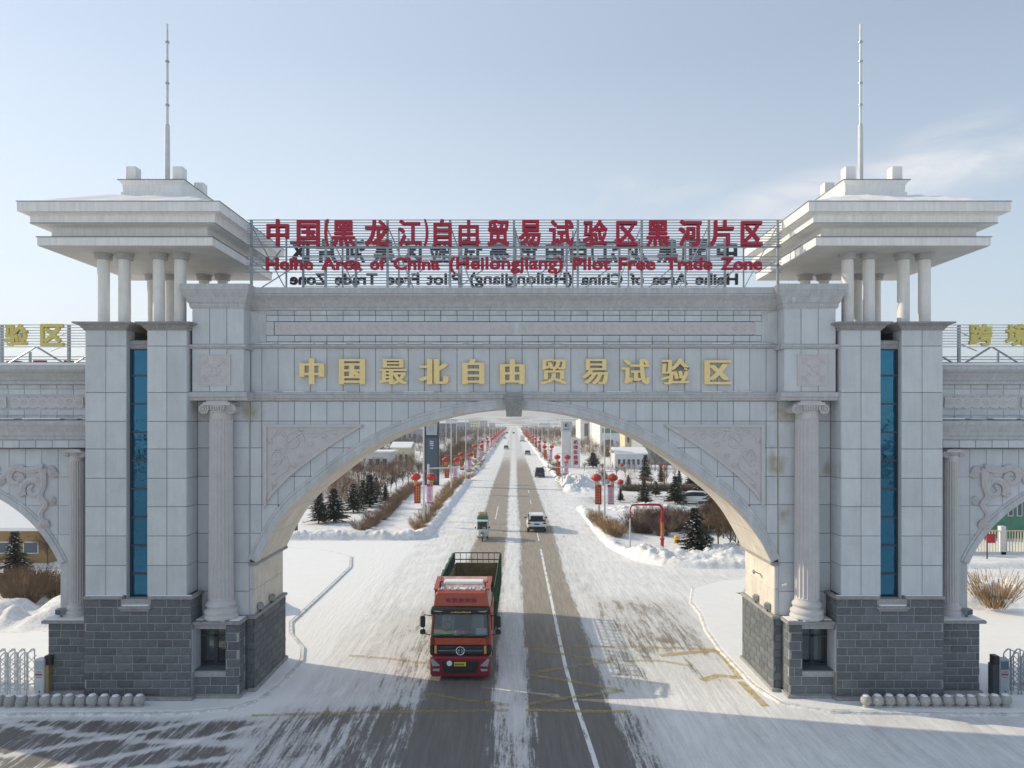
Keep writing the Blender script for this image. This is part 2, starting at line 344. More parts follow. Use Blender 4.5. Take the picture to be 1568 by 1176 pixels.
# ------------------------------------------------------------------ ground
def road_mat():
    m = bpy.data.materials.new('snowy_asphalt'); m.use_nodes = True; n, l = m.node_tree.nodes, m.node_tree.links; b = n['Principled BSDF']
    tc = n.new('ShaderNodeNewGeometry')
    def noise(scale, st, det=6, rough=.7, dist=0):
        q = n.new('ShaderNodeMapping'); q.inputs['Scale'].default_value = st; l.new(tc.outputs['Position'], q.inputs[0])
        t = n.new('ShaderNodeTexNoise'); t.inputs['Scale'].default_value = scale; t.inputs['Detail'].default_value = det
        t.inputs['Roughness'].default_value = rough; t.inputs['Distortion'].default_value = dist; l.new(q.outputs[0], t.inputs[0]); return t.outputs[0]
    def attr(nm):
        a = n.new('ShaderNodeAttribute'); a.attribute_name = nm; return a.outputs['Fac']
    def ma(op, a, b_, c=None):
        q = n.new('ShaderNodeMath'); q.operation = op
        for i, s in enumerate((a, b_, c)):
            if s is None: continue
            if isinstance(s, (int, float)): q.inputs[i].default_value = s
            else: l.new(s, q.inputs[i])
        return q.outputs[0]
    streak = noise(3.6, (1, .085, 1), 8, .72, .25); clump = noise(.9, (1, .5, 1), 8, .7, .6); fine = noise(16, (1, .3, 1), 4, .7)
    c = attr('cover')
    v = ma('MULTIPLY_ADD', ma('SUBTRACT', streak, .5), 2.6, c)
    v = ma('MULTIPLY_ADD', ma('SUBTRACT', clump, .5), 1.5, v)
    v = ma('MULTIPLY_ADD', ma('SUBTRACT', noise(11, (1, .035, 1), 6, .75, .1), .5), 1.5, v)
    v = ma('MULTIPLY_ADD', ma('SUBTRACT', fine, .5), .8, v)
    f = n.new('ShaderNodeMapRange'); f.inputs[1].default_value = .30; f.inputs[2].default_value = .78; f.interpolation_type = 'SMOOTHSTEP'; l.new(v, f.inputs[0])
    # asphalt: dark near, dusty and pale where salt dried on it
    asp = n.new('ShaderNodeMix'); asp.data_type = 'RGBA'; asp.inputs['A'].default_value = (.125, .129, .133, 1); asp.inputs['B'].default_value = (.325, .285, .235, 1)
    l.new(attr('dust'), asp.inputs['Factor'])
    av = n.new('ShaderNodeVectorMath'); av.operation = 'SCALE'; l.new(asp.outputs['Result'], av.inputs[0])
    l.new(ma('MULTIPLY_ADD', noise(5, (1, .07, 1), 7, .7), 1.0, .5), av.inputs['Scale'])
    sn = n.new('ShaderNodeMix'); sn.data_type = 'RGBA'; sn.inputs['A'].default_value = (.52, .515, .50, 1); sn.inputs['B'].default_value = (.87, .865, .855, 1)
    sf = n.new('ShaderNodeMapRange'); sf.inputs[1].default_value = .35; sf.inputs[2].default_value = 1.85; l.new(v, sf.inputs[0]); l.new(sf.outputs[0], sn.inputs['Factor'])
    mi = n.new('ShaderNodeMix'); mi.data_type = 'RGBA'; l.new(f.outputs[0], mi.inputs['Factor']); l.new(av.outputs[0], mi.inputs['A']); l.new(sn.outputs['Result'], mi.inputs['B'])
    l.new(mi.outputs['Result'], b.inputs['Base Color']); b.inputs['Roughness'].default_value = .72; b.inputs['Specular IOR Level'].default_value = .3
    bp = n.new('ShaderNodeBump'); bp.inputs['Strength'].default_value = .45; bp.inputs['Distance'].default_value = .03; l.new(v, bp.inputs['Height']); l.new(bp.outputs[0], b.inputs['Normal'])
    return m
M['road'] = road_mat()
def band(x, a, b, s): return ss(a-s, a+s, x)*(1-ss(b-s, b+s, x))
def wander(y): return (vn(y*.05, y*0, 5)-.5)*.35
def cover(x, y):
    w = wander(y); c = np.full_like(x, 1.45, dtype=float)
    far = ss(70, 210, y)
    L = band(x, -3.35+w, -.85+w*.3, .42); Rr = band(x, .62+w*.4, 3.45+w, .42)
    c -= np.maximum(L, Rr)*(2.1-1.5*far-.50*(1-ss(-3, 8, y)))
    mid = band(x, -.85, .62, .25); c -= mid*(.22+.45*(1-ss(-4, 4, y)))
    # shoulders thinly worn next to the lanes
    c -= band(x, -5.2, -3.3, .7)*.35*(1-far)+band(x, 3.5, 5.2, .6)*.35*(1-far)
    fore = 1-ss(-1.6, .4, y)
    c -= fore*band(x, -9.2, -3.3, 1.2)*.84
    c -= fore*(1-ss(-9.8, -8.6, x))*1.12*(1-.75*ss(-17, -21, x)*0)
    # tyre tracks curving in the left forecourt
    for (x0, k, y0) in ((-9.6, .62, -4.6), (-13.2, -.35, -3.0), (-15.5, .9, -4.0), (-12.6, 1.1, -4.4)):
        d = np.abs((y-y0)-k*(x-x0)*.5-.02*(x-x0)**2); c += fore*(1-ss(-9.5, -8.0, x))*1.0*(1-ss(.02, .26, d))
    c += ss(-1.9, -1.1, y)*(1-ss(-9.5, -8, x))*1.5
    c -= fore*band(x, 3.3, 4.6, .5)*.5
    # brown worn patch by the right kerb
    px_ = band(x, 4.8+(16-y)*.02, 9.4, .9)*band(y, 5.4, 15.5, 1.6); c -= px_*.80
    c -= band(x, 4, 9, .8)*band(y, 1, 6, 1.5)*.45
    c -= band(x, -7, -3.3, .8)*band(y, -1, 14, 3)*.42
    c -= band(y, 63, 76, 3)*ss(8, 10, x)*.7
    return c
def dust(x, y): return .25+.75*ss(-1, 14, y)+0*x
attrs = {'cover': cover, 'dust': dust}
snowg = mat('snow_field', (.80, .795, .785), .7, noise=[(.12, .14), (.7, .13), (3, .12), (11, .08)], bump=(1.5, .4))
def field_mat():
    m = bpy.data.materials.new('winter_fields'); m.use_nodes = True; n, l = m.node_tree.nodes, m.node_tree.links; b = n['Principled BSDF']
    tc = n.new('ShaderNodeNewGeometry'); q = n.new('ShaderNodeMapping'); q.inputs['Scale'].default_value = (1, .45, 1); l.new(tc.outputs['Position'], q.inputs[0])
    t = n.new('ShaderNodeTexNoise'); t.inputs['Scale'].default_value = .009; t.inputs['Detail'].default_value = 9; t.inputs['Roughness'].default_value = .68; l.new(q.outputs[0], t.inputs[0])
    r = n.new('ShaderNodeValToRGB'); r.color_ramp.elements[0].position = .46; r.color_ramp.elements[0].color = (.80, .81, .83, 1)
    r.color_ramp.elements[1].position = .56; r.color_ramp.elements[1].color = (.24, .19, .16, 1)
    l.new(t.outputs[0], r.inputs[0]); l.new(r.outputs[0], b.inputs['Base Color']); b.inputs['Roughness'].default_value = .9
    return m
M['fields'] = field_mat()
g = grid('snow_ground', np.concatenate([np.linspace(-9000, -400, 12), np.linspace(-300, 300, 25), np.linspace(400, 9000, 12)]),
         np.concatenate([np.linspace(-400, 900, 40), np.linspace(1000, 12000, 20)]), lambda x, y: 0*x-.03, snowg); tag(g, kind='structure')
g = grid('road', np.arange(-40, 40.1, .25), np.arange(-14, 36.01, .25), lambda x, y: 0*x, M['road'], attrs); tag(g, kind='structure')
g = grid('unseen_forecourt', np.arange(-120, 121, 3.), np.arange(-95, -13.9, 3.), lambda x, y: 0*x, M['road'], {'cover': lambda x, y: .75+.5*vn(x*.06, y*.06, 7), 'dust': lambda x, y: .1+0*x}); tag(g, kind='structure')  # unseen ground added behind the camera for the tower glass to mirror
g = grid('road', np.linspace(-7.5, 7.5, 61), np.concatenate([np.arange(36, 150, 1.), np.arange(150, 1400, 12.)]), lambda x, y: 0*x, M['road'], attrs); tag(g, kind='structure')
g = grid('side_road', np.linspace(7.5, 90, 60), np.linspace(60, 79, 24), lambda x, y: 0*x-.005, M['road'], attrs); tag(g, kind='structure')
def hillf(x, y):
    t = ss(1400, 6500, y); return -3+t*96*(.62+.55*fbm(x/1500+3, y/2400, 3, 4))+ss(900, 1500, y)*3*(fbm(x/200, y/300, 8)-.3)
g = grid('hills', np.linspace(-7000, 7000, 140), np.concatenate([np.linspace(850, 4000, 50), np.linspace(4100, 9000, 40)]), hillf, M['fields']); tag(g, kind='structure')

# kerbed pavement slabs beside the gate and their snow
def slab(name, poly, z1, mt, z0=-.02):
    o = MB().prism_z(poly, z0, z1).obj(name, mt); return tag(o, kind='structure')
def ccw(p): return p if sum((p[i][0]*p[(i+1) % len(p)][1]-p[(i+1) % len(p)][0]*p[i][1]) for i in range(len(p))) > 0 else p[::-1]
PL = [(-45, -1.35), (-18, -1.25), (-12, -1.15), (-10.3, -.75), (-9.5, .2), (-9.25, 2), (-9.25, 4.6), (-9.7, 6.3), (-10.9, 8.4), (-11.55, 10.4), (-11.6, 18), (-11.7, 24.6), (-12.6, 28.6), (-15, 31), (-19, 32.5), (-45, 33)]
PR = [(45, -1.35), (16, -1.25), (11.5, -1.0), (9.9, -.2), (9.45, 1.6), (9.4, 6), (9.6, 9), (10.1, 12), (10.2, 14.6), (11.2, 18), (13.5, 20.2), (17, 21), (45, 21.4)]
def inset(p, d):
    """offset towards a centre line away from the road, only for a narrow kerb"""
    out = []
    for i, (x, y) in enumerate(p):
        a, b = p[i-1], p[(i+1) % len(p)]; t = Vector((b[0]-a[0], b[1]-a[1])).normalized(); nrm = Vector((-t.y, t.x)); out.append((x+nrm.x*d, y+nrm.y*d))
    return out
M['ridge'] = mat('dirty_snow', (.70, .69, .67), .85, noise=[(2.5, .25), (9, .2)], bump=(9, .8))
M['kerb'] = mat('kerb_stone', (.44, .43, .41), .8, noise=[(3, .3), (14, .2)])
def edge_line(poly, z0, zt, w0, w1, amp, mt, name, seed):
    """a lumpy ridge of ploughed snow along a kerb"""
    pts = []
    for i in range(len(poly)-1):
        a, b = Vector(poly[i]), Vector(poly[i+1]); k = max(1, int((b-a).length/.22))
        pts += [a.lerp(b, j/k) for j in range(k)]
    mb = MB(); rings = []
    for i, p in enumerate(pts):
        t = (pts[min(i+1, len(pts)-1)]-pts[max(i-1, 0)]).normalized(); nr = Vector((-t.y, t.x))
        jj = random.uniform(-1, 1)*amp
        ring = []
        for k_, (o_, h_) in enumerate(((w0, 0), (w0*.55, .5), (0, 1), (w1*.5, .7), (w1, 0))):
            q = p+nr*(o_+jj*.6); ring.append((q.x, q.y, z0+(zt-z0)*h_*(1+random.uniform(-.45, .45)*amp*6)))
        rings.append(ring)
    mb.loft(rings, False, False); o = mb.obj(name, mt, smooth=True); return tag(o, kind='structure')
for nm, P in (('pavement', ccw(PL)), ('pavement', ccw(PR))):
    slab('kerb', P, .075, M['ridge']); 
    slab(nm, inset(P, .16), .09, M['snow'], .02)
edge_line(PL[1:13], .0, .06, -.05, .11, .07, M['ridge'], 'snow_ridge', 1)
edge_line([p for p in PR[1:11]][::-1], .0, .045, -.05, .10, .07, M['ridge'], 'snow_ridge', 2)

# verges with banks of ploughed snow
def ridged(x, y, s): return 1-np.abs(2*fbm(x, y, s, 5)-1)*1.6
def clods(x, y, s, q=1.0):
    a = vn(x*1.7*q, y*1.7*q, s); b = vn(x*3.6*q+9, y*3.6*q, s+3); e = vn(x*6.1*q+9, y*6.1*q, s+5); return np.clip(a*1.5-.55, 0, 1)**.7*.22+np.clip(b*1.6-.7, 0, 1)**.6*.20+np.clip(e*1.6-.8, 0, 1)**.5*.10
def bank(d, x, y, s, h, w):
    e_ = np.exp(-((d-w)/w)**2); return h*e_*np.clip(.35+1.0*ridged(x*.55, y*.55, s), 0, 1.6)+e_*clods(x, y, s)*.55
def hl(x, y):
    e = -7.55-x; f = y-(36.4+np.clip((-x-16)*.02, 0, 2)); c = np.minimum(e, f)
    c = np.where((e < 3) & (f < 3), 3-np.sqrt(np.clip((3-e), 0, 9)**2+np.clip((3-f), 0, 9)**2), c)
    gap = band(y, 101, 112, 1.0)*(1-ss(-30, -26, x)*0)
    z = .10+.10*fbm(x*.6, y*.6, 9)+bank(c, x, y, 3, .22, .8)+bank(f, x, y, 6, .20, 1.6)*(1-ss(20, 30, -x)*.5)
    z *= ss(-.1, .45, c); z *= (1-gap*ss(7, 8, -x))
    return z-.04
def hr(x, y):
    e = x-7.55-np.clip((40-y)*.02, 0, 1)*1.2-ss(34, 24, y)*1.6; f = y-24.0-ss(20, 30, x)*0; c = np.minimum(e, f)
    c = np.where((e < 4) & (f < 4), 4-np.sqrt(np.clip((4-e), 0, 16)**2+np.clip((4-f), 0, 16)**2), c)
    z = .10+.08*fbm(x*.6, y*.6, 19)+bank(c, x, y, 13, .14, .7)
    def heap(cx, cy, rx, ry, h, s): 
        q = np.exp(-(((x-cx)/rx)**2+((y-cy)/ry)**2)); return h*q*np.clip(.25+1.3*ridged(x*.75, y*.75, s), 0, 1.9)+q*clods(x, y, s, 1.25)*.95
    z += heap(10.6, 27.4, 2.8, 2.1, .50, 21)+heap(15.6, 27.8, 2.6, 2.4, .45, 23)+heap(9.8, 44, 1.6, 6, .25, 25)+heap(19, 27.5, 3, 2, .5, 27)
    z *= ss(-.1, .5, c); z *= 1-band(y, 60.5, 78, 1.2)
    z += heap(9.5, 88, 2.6, 8, 1.2, 31)+heap(13.5, 92, 3, 6, .9, 33)+heap(16, 57, 5, 2.2, .5, 35)
    return z-.04
M['bank'] = mat('ploughed_snow', (.79, .785, .775), .75, noise=[(.5, .10), (1.6, .12), (7, .14)], bump=(7, 1.0))
g = grid('snow_verge', np.concatenate([np.arange(-70, -26, 1.5), np.arange(-26, -7.3, .13)]), np.concatenate([np.arange(35.6, 60, .15), np.arange(60, 125, .6)]), hl, M['bank'], smooth=False); tag(g, kind='structure')
g = grid('snow_verge', np.concatenate([np.arange(7.3, 24, .13), np.arange(24, 80, 1.5)]), np.concatenate([np.arange(23.2, 60, .15), np.arange(60, 125, .6)]), hr, M['bank'], smooth=False); tag(g, kind='structure')
def far_verge(sgn, seed):
    f = lambda x, y: .12*ss(7.3, 8.2, np.abs(x))+bank(np.abs(x)-7.4, x, y*.4, seed, .5, .9)*ss(7.2, 7.8, np.abs(x))-.04
    xs = np.concatenate([np.arange(7.25, 12, .35), np.arange(12, 40, 4)])
    g = grid('snow_verge', -xs[::-1] if sgn < 0 else xs, np.concatenate([np.arange(125, 300, 2.), np.arange(300, 1300, 14)]), f, M['bank']); tag(g, kind='structure')
far_verge(-1, 41); far_verge(1, 43)
# bank behind the left and right side arches
def bk(s, y0, seed):
    f = lambda x, y: bank(y-y0-(np.abs(x)-14)*.12*s, x, y, seed, .75, 1.6)+.05
    xs = np.arange(13.5, 34, .22)
    g = grid('snow_bank', -xs[::-1] if s < 0 else xs, np.arange(y0-2.5, y0+9, .25), f, M['bank']); tag(g, kind='structure')
bk(-1, 11.0, 51); bk(1, 12.5, 53)

# painted markings, worn and half under snow
def marking(name, mt, z=.006):
    return mt
def worn(name, col, thr, sc=(1, .25, 1), soft=.05, top=1.0):
    m = mat(name, col, .6); n, l = m.node_tree.nodes, m.node_tree.links; b = n['Principled BSDF']
    tc = n.new('ShaderNodeNewGeometry'); q = n.new('ShaderNodeMapping'); q.inputs['Scale'].default_value = sc; l.new(tc.outputs['Position'], q.inputs[0])
    t = n.new('ShaderNodeTexNoise'); t.inputs['Scale'].default_value = 4.5; t.inputs['Detail'].default_value = 10; t.inputs['Roughness'].default_value = .75; l.new(q.outputs[0], t.inputs[0])
    r = n.new('ShaderNodeMapRange'); r.inputs[1].default_value = thr-.02-soft; r.inputs[2].default_value = thr+soft; l.new(t.outputs[0], r.inputs[0]); mk_ = n.new('ShaderNodeMath'); mk_.operation = 'MULTIPLY'; mk_.inputs[1].default_value = top; l.new(r.outputs[0], mk_.inputs[0]); l.new(mk_.outputs[0], b.inputs['Alpha']); return m
M['y_mark'] = worn('worn_yellow', (.52, .39, .10), .50, (1, .5, 1), .13, .60); M['w_mark'] = worn('line_snow', (.80, .80, .79), .42)
M['y_mark2'] = worn('worn_yellow_thick', (.55, .41, .11), .46, (1, .5, 1), .12, .70)
def strip(pts, w, mt, z=.006, name='painted_line'):
    if 'yellow' in mt.name: w *= 1.35
    mb = MB(); L = []
    for i, p in enumerate(pts):
        p = Vector(p); t = (Vector(pts[min(i+1, len(pts)-1)])-Vector(pts[max(i-1, 0)])).normalized(); nr = Vector((-t.y, t.x))*w/2
        L += [(p.x+nr.x, p.y+nr.y, z), (p.x-nr.x, p.y-nr.y, z)]
    mb.add(L, [(2*i, 2*i+1, 2*i+3, 2*i+2) for i in range(len(pts)-1)]); return tag(mb.obj(name, mt), kind='structure')
def gp(*p): return [G(*q) for q in p]
strip([(2.2+.02*(-y)*(y < 0)+.25*ss(6, -8, y), y) for y in np.arange(-8, 34, 2.)], .16, M['w_mark'])
for k in range(4): strip([(2.2, 36+k*14), (2.2, 41+k*14)], .10, M['w_mark'])
strip([(-2.0, 50), (-1.95, 62)], .10, M['w_mark'])
strip(gp((800, 990), (945, 990), (1095, 994)), .24, M['y_mark'], .010)
strip(gp((810, 994), (870, 1003), (935, 1014)), .24, M['y_mark'], .014)
strip(gp((815, 1031), (880, 1021), (938, 1012)), .22, M['y_mark'], .018)
strip(gp((812, 1034), (880, 1045), (952, 1058)), .20, M['y_mark'], .022)
strip(gp((808, 1079), (880, 1068), (955, 1058)), .20, M['y_mark'], .026)
strip(gp((805, 1087), (880, 1089), (965, 1090)), .18, M['y_mark2'], .010)
strip(gp((385, 1096), (560, 1091), (778, 1088)), .17, M['y_mark'], .010)
strip(gp((655, 1062), (710, 1072), (780, 1080)), .18, M['y_mark'], .014)
strip(gp((1010, 1004), (1050, 1000), (1096, 996)), .30, M['y_mark2'], .014)
strip(gp((1096, 996), (1118, 1018), (1133, 1040)), .20, M['y_mark2'], .018)
strip(gp((1134, 1044), (1152, 1062), (1172, 1082)), .22, M['y_mark2'], .018)
strip(gp((1075, 1042), (1100, 1034), (1128, 1038)), .28, M['y_mark2'], .014)
strip(gp((535, 1004), (600, 1009), (652, 1016)), .20, M['y_mark'], .010)
strip(gp((955, 1012), (1010, 1012), (1060, 1020)), .20, M['y_mark'], .010)
# ------------------------------------------------------------------ gate: shared pieces
def make_brick(seed):
    rg = random.Random(seed); nx, nz = 5, 4; v = []; f = []
    for j in range(nz):
        for i in range(nx):
            x, z = -.5+i/(nx-1), -.5+j/(nz-1); e = i in (0, nx-1) or j in (0, nz-1)
            v.append((x, -.30 if e else -.42-rg.uniform(0, .30), z))
    for j in range(nz-1):
        for i in range(nx-1): a = j*nx+i; f.append((a, a+1, a+1+nx, a+nx))
    k = len(v); v += [(-.5, .5, -.5), (.5, .5, -.5), (.5, .5, .5), (-.5, .5, .5)]
    f += [(0, k, k+1, nx-1), (nx-1, k+1, k+2, nx*nz-1), (nx*nz-1, k+2, k+3, nx*(nz-1)), (nx*(nz-1), k+3, k, 0)]
    # share side borders properly: fan the side faces over the edge points
    f = f[:(nx-1)*(nz-1)]
    bot = [j for j in range(nx)]; top = [nx*(nz-1)+j for j in range(nx)]; lef = [j*nx for j in range(nz)]; rig = [j*nx+nx-1 for j in range(nz)]
    f.append(tuple(bot[::-1])+(k, k+1)); f.append(tuple(top)+(k+2, k+3)); f.append(tuple(lef)+(k+3, k)); f.append(tuple(rig[::-1])+(k+1, k+2))
    me = bpy.data.meshes.new('brick'); me.from_pydata(v, [], f); me.materials.append(M['brick']); return me
BR = [make_brick(i) for i in range(5)]
def make_panel(name, mt):
    c = .012; me = MB().loft([[(-.5, .5, -.5), (.5, .5, -.5), (.5, .5, .5), (-.5, .5, .5)], [(-.5, -.3, -.5), (.5, -.3, -.5), (.5, -.3, .5), (-.5, -.3, .5)],
                             [(-.5+c, -.5, -.5+c), (.5-c, -.5, -.5+c), (.5-c, -.5, .5-c), (-.5+c, -.5, .5-c)]])
    return me.mesh(name, mt)
PN = {k: make_panel('panel', M[k]) for k in ('granite', 'granite_plain', 'granite_lit', 'granite_stain', 'brick')}
def unit(name, me, root, s, c, size, rz=0):
    L = root.location
    return link(name, me, None, root, (c[0]*s-L.x, c[1]-L.y, c[2]-L.z), (0, 0, rz*s), size)
GAP = .019
def panel(root, s, x0, x1, y, z0, z1, k='granite', t=.04):
    return unit('panel', PN[k], root, s, ((x0+x1)/2, y+t/2, (z0+z1)/2), (x1-x0-GAP, t, z1-z0-GAP))
def bricks(root, s, x0, x1, y, z0, z1, off=0., L=.61, H=.303, holes=(), side=None, proud=.06):
    """courses over x0..x1 (or over y when side gives the x of a side wall)"""
    n = max(1, round((z1-z0)/H)); h = (z1-z0)/n; rg = random.Random(int(x0*97+z0*31+off*7)+(side is not None)*5)
    for j in range(n):
        za, zb = z0+j*h, z0+(j+1)*h; x = x0-L+((j % 2)*.5+off) % 1*L-.02
        while x < x1:
            w = L*rg.uniform(.86, 1.16); a, b = max(x, x0), min(x+w, x1); x += w
            if b-a < .1: continue
            parts = [(a, b)]
            for (hx0, hx1, hz0, hz1) in holes:
                if zb > hz0+.05 and za < hz1-.05:
                    q = []
                    for (p0, p1) in parts:
                        if p1 <= hx0 or p0 >= hx1: q.append((p0, p1)); continue
                        if p0 < hx0-.08: q.append((p0, hx0))
                        if p1 > hx1+.08: q.append((hx1, p1))
                    parts = q
            for (p0, p1) in parts:
                me = rg.choice(BR); zc = (za+zb)/2; sz = (p1-p0-.030, proud, h-.028)
                if side is None: unit('brick', me, root, s, ((p0+p1)/2, y+proud/2, zc), sz)
                else: unit('brick', me, root, s, (side+proud/2, (p0+p1)/2, zc), sz, -math.pi/2)
def arcpts(n=64):
    """main arch intrados (right half, from crown to springing)"""
    out = []
    for i in range(n+1):
        t = math.radians(62.9)*i/n; x = 11.2*math.sin(t); z = -.19+11.2*math.cos(t)+.30*math.exp(-((x-9.0)/1.1)**2); out.append((x, z))
    return out
ARC = arcpts()
def offset_curve(P, d):
    out = []
    for i in range(len(P)):
        a, b = P[max(i-1, 0)], P[min(i+1, len(P)-1)]; tx, tz = b[0]-a[0], b[1]-a[1]; l_ = math.hypot(tx, tz); out.append((P[i][0]-tz/l_*d, P[i][1]+tx/l_*d))
    return out
EXT = offset_curve(ARC, .38); EXT[0] = (0, EXT[0][1])
def interp(P, x): return float(np.interp(abs(x), [p[0] for p in P], [p[1] for p in P]))
def zi(x): return interp(ARC, x)
def ze(x): return interp(EXT, x)
def clip_panel(root, s, x0, x1, y, z0, z1, fn, k='granite', t=.04, n=8):
    """panel whose lower edge follows a curve z = fn(x)"""
    a, b, za, zb = x0+GAP/2, x1-GAP/2, z0+GAP/2, z1-GAP/2
    xs = [a+(b-a)*i/n for i in range(n+1)]; bot = [(x, max(za, fn(x))) for x in xs]
    bot = [(x, z) for x, z in bot if z < zb-.01]
    if len(bot) < 2: return
    if min(z for x, z in bot) > zb-.04: return
    if max(z for x, z in bot) <= za+1e-6: return panel(root, s, x0, x1, y, z0, z1, k, t)
    poly = bot+[(bot[-1][0], zb), (bot[0][0], zb)]
    return MB().prism_y(poly, y, y+t).obj('panel', M[k], root, mirror=s < 0)
def profile_x(name, prof, x0, x1, mt, root, s):
    return MB().prism_x(prof, x0, x1).obj(name, mt, root, mirror=s < 0)
def spiral(mb, cx, cz, y, r0, r1, a0, turns, w0, w1, n=30, k=5, sgn=1, flat=.6):
    pts, rad = [], []
    for i in range(n+1):
        t = i/n; r = r0+(r1-r0)*t; a = a0+sgn*turns*2*math.pi*t; pts.append((cx+r*math.cos(a), y, cz+r*math.sin(a))); rad.append(w0+(w1-w0)*t)
    mb.path(pts, rad, k)
def curve(mb, pts, y, w0, w1, k=5, n=14):
    """smooth tube through (x,z) control points (Catmull-Rom)"""
    P = [pts[0]]+list(pts)+[pts[-1]]; out = []
    for i in range(1, len(P)-2):
        for j in range(n):
            t = j/n; q = [0.5*((2*P[i][c])+(-P[i-1][c]+P[i+1][c])*t+(2*P[i-1][c]-5*P[i][c]+4*P[i+1][c]-P[i+2][c])*t*t+(-P[i-1][c]+3*P[i][c]-3*P[i+1][c]+P[i+2][c])*t**3) for c in (0, 1)]
            out.append((q[0], y, q[1]))
    out.append((pts[-1][0], y, pts[-1][1])); L = len(out)
    mb.path(out, [w0+(w1-w0)*i/(L-1) for i in range(L)], k)
def leaf(mb, x, z, a, L, w, y, d=.05):
    ca, sa = math.cos(a), math.sin(a); P = lambda u, v, e: (x+u*L*ca-v*w*sa, y-e, z+u*L*sa+v*w*ca)
    mb.add([P(0, 0, 0), P(.35, .5, d*.4), P(.75, .42, d*.5), P(1, 0, 0), P(.75, -.42, d*.5), P(.35, -.5, d*.4), P(.45, 0, d*1.6)], [(0, 6, 1), (1, 6, 2), (2, 6, 3), (3, 6, 4), (4, 6, 5), (5, 6, 0)])

def fluted(cx, cy, r0, r1, z0, z1, nf=20):
    mb = MB(); n = nf*6; rings = []
    prof = [(z0, 0), (z0+.05, 0), (z0+.10, 1), ((z0+z1)/2, 1), (z1-.12, 1), (z1-.05, 0), (z1, 0)]
    for z, d in prof:
        t = (z-z0)/(z1-z0); r = r0+(r1-r0)*t; ring = []
        for j in range(n):
            ph = (j % 6)/6.; c = 0 if ph == 0 else math.sin(math.pi*ph); ring.append((cx+(r-d*c*r*.11)*math.cos(2*math.pi*j/n), cy+(r-d*c*r*.11)*math.sin(2*math.pi*j/n), z))
        rings.append(ring)
    return mb.loft(rings)
def ionic(root, s, cx, cy, r, zb, zt, wallname='column'):
    """base, fluted shaft, capital with two volutes; column is the part, the rest its sub-parts"""
    bh = r*1.55; ch = r*1.35
    col = fluted(cx, cy, r, r*.92, zb+bh, zt-ch).obj('column', M['pink'], root, mirror=s < 0)
    q = r*.92
    MB().lathe(cx, cy, [(r*1.36, zb), (r*1.4, zb+.05), (r*1.38, zb+bh*.18), (r*1.28, zb+bh*.22), (r*1.34, zb+bh*.3), (r*1.36, zb+bh*.4), (r*1.28, zb+bh*.5), (r*1.14, zb+bh*.54), (r*1.12, zb+bh*.62), (r*1.2, zb+bh*.66), (r*1.22, zb+bh*.76), (r*1.14, zb+bh*.86), (r*1.05, zb+bh*.92), (r*1.0, zb+bh)], 28).obj('column_base', M['pink'], col, True, mirror=s < 0)
    mb = MB(); z0 = zt-ch
    mb.lathe(cx, cy, [(q, z0), (q, z0+ch*.25), (q*1.06, z0+ch*.30), (q*1.06, z0+ch*.36), (q*1.0, z0+ch*.4), (q*1.2, z0+ch*.72)], 24)
    mb.box(cx-r*1.1, cx+r*1.1, cy-r*1.0, cy+r*.9, z0+ch*.72, z0+ch*.9)
    mb.box(cx-r*.86, cx+r*.86, cy-r*.9, cy+r*.9, z0+ch*.9, zt)
    for sd in (-1, 1):
        vx, vz, vr = cx+sd*r*1.12, z0+ch*.50, r*.46
        mb.path([(vx, cy-r*.80, vz), (vx, cy-r*.6, vz), (vx, cy, vz), (vx, cy+r*.8, vz)], [vr*.93, vr*.85, vr*.7, vr*.9], 18)
        spiral(mb, vx, vz, cy-r*.84, vr*.93, vr*.12, math.pi/2, 2.3, vr*.14, vr*.10, 40, 5, sd)
        mb.path([(vx, cy-r*.93, vz), (vx, cy-r*.8, vz)], vr*.16, 8)
    for k in range(-3, 4): mb.path([(cx+k*r*.2, cy-r*1.02, z0+ch*.45), (cx+k*r*.22, cy-r*1.08, z0+ch*.68)], r*.07, 5)
    mb.obj('capital', M['pink'], col, mirror=s < 0)
    return col
ROWS = [2.97, 3.92, 5.03, 6.17, 7.28, 8.38, 9.49, 10.53, 11.31]
TROWS = [3.97, 5.10, 6.21, 7.31, 8.38, 9.48, 10.52, 11.60, 13.35, 13.96]
WY = 1.0
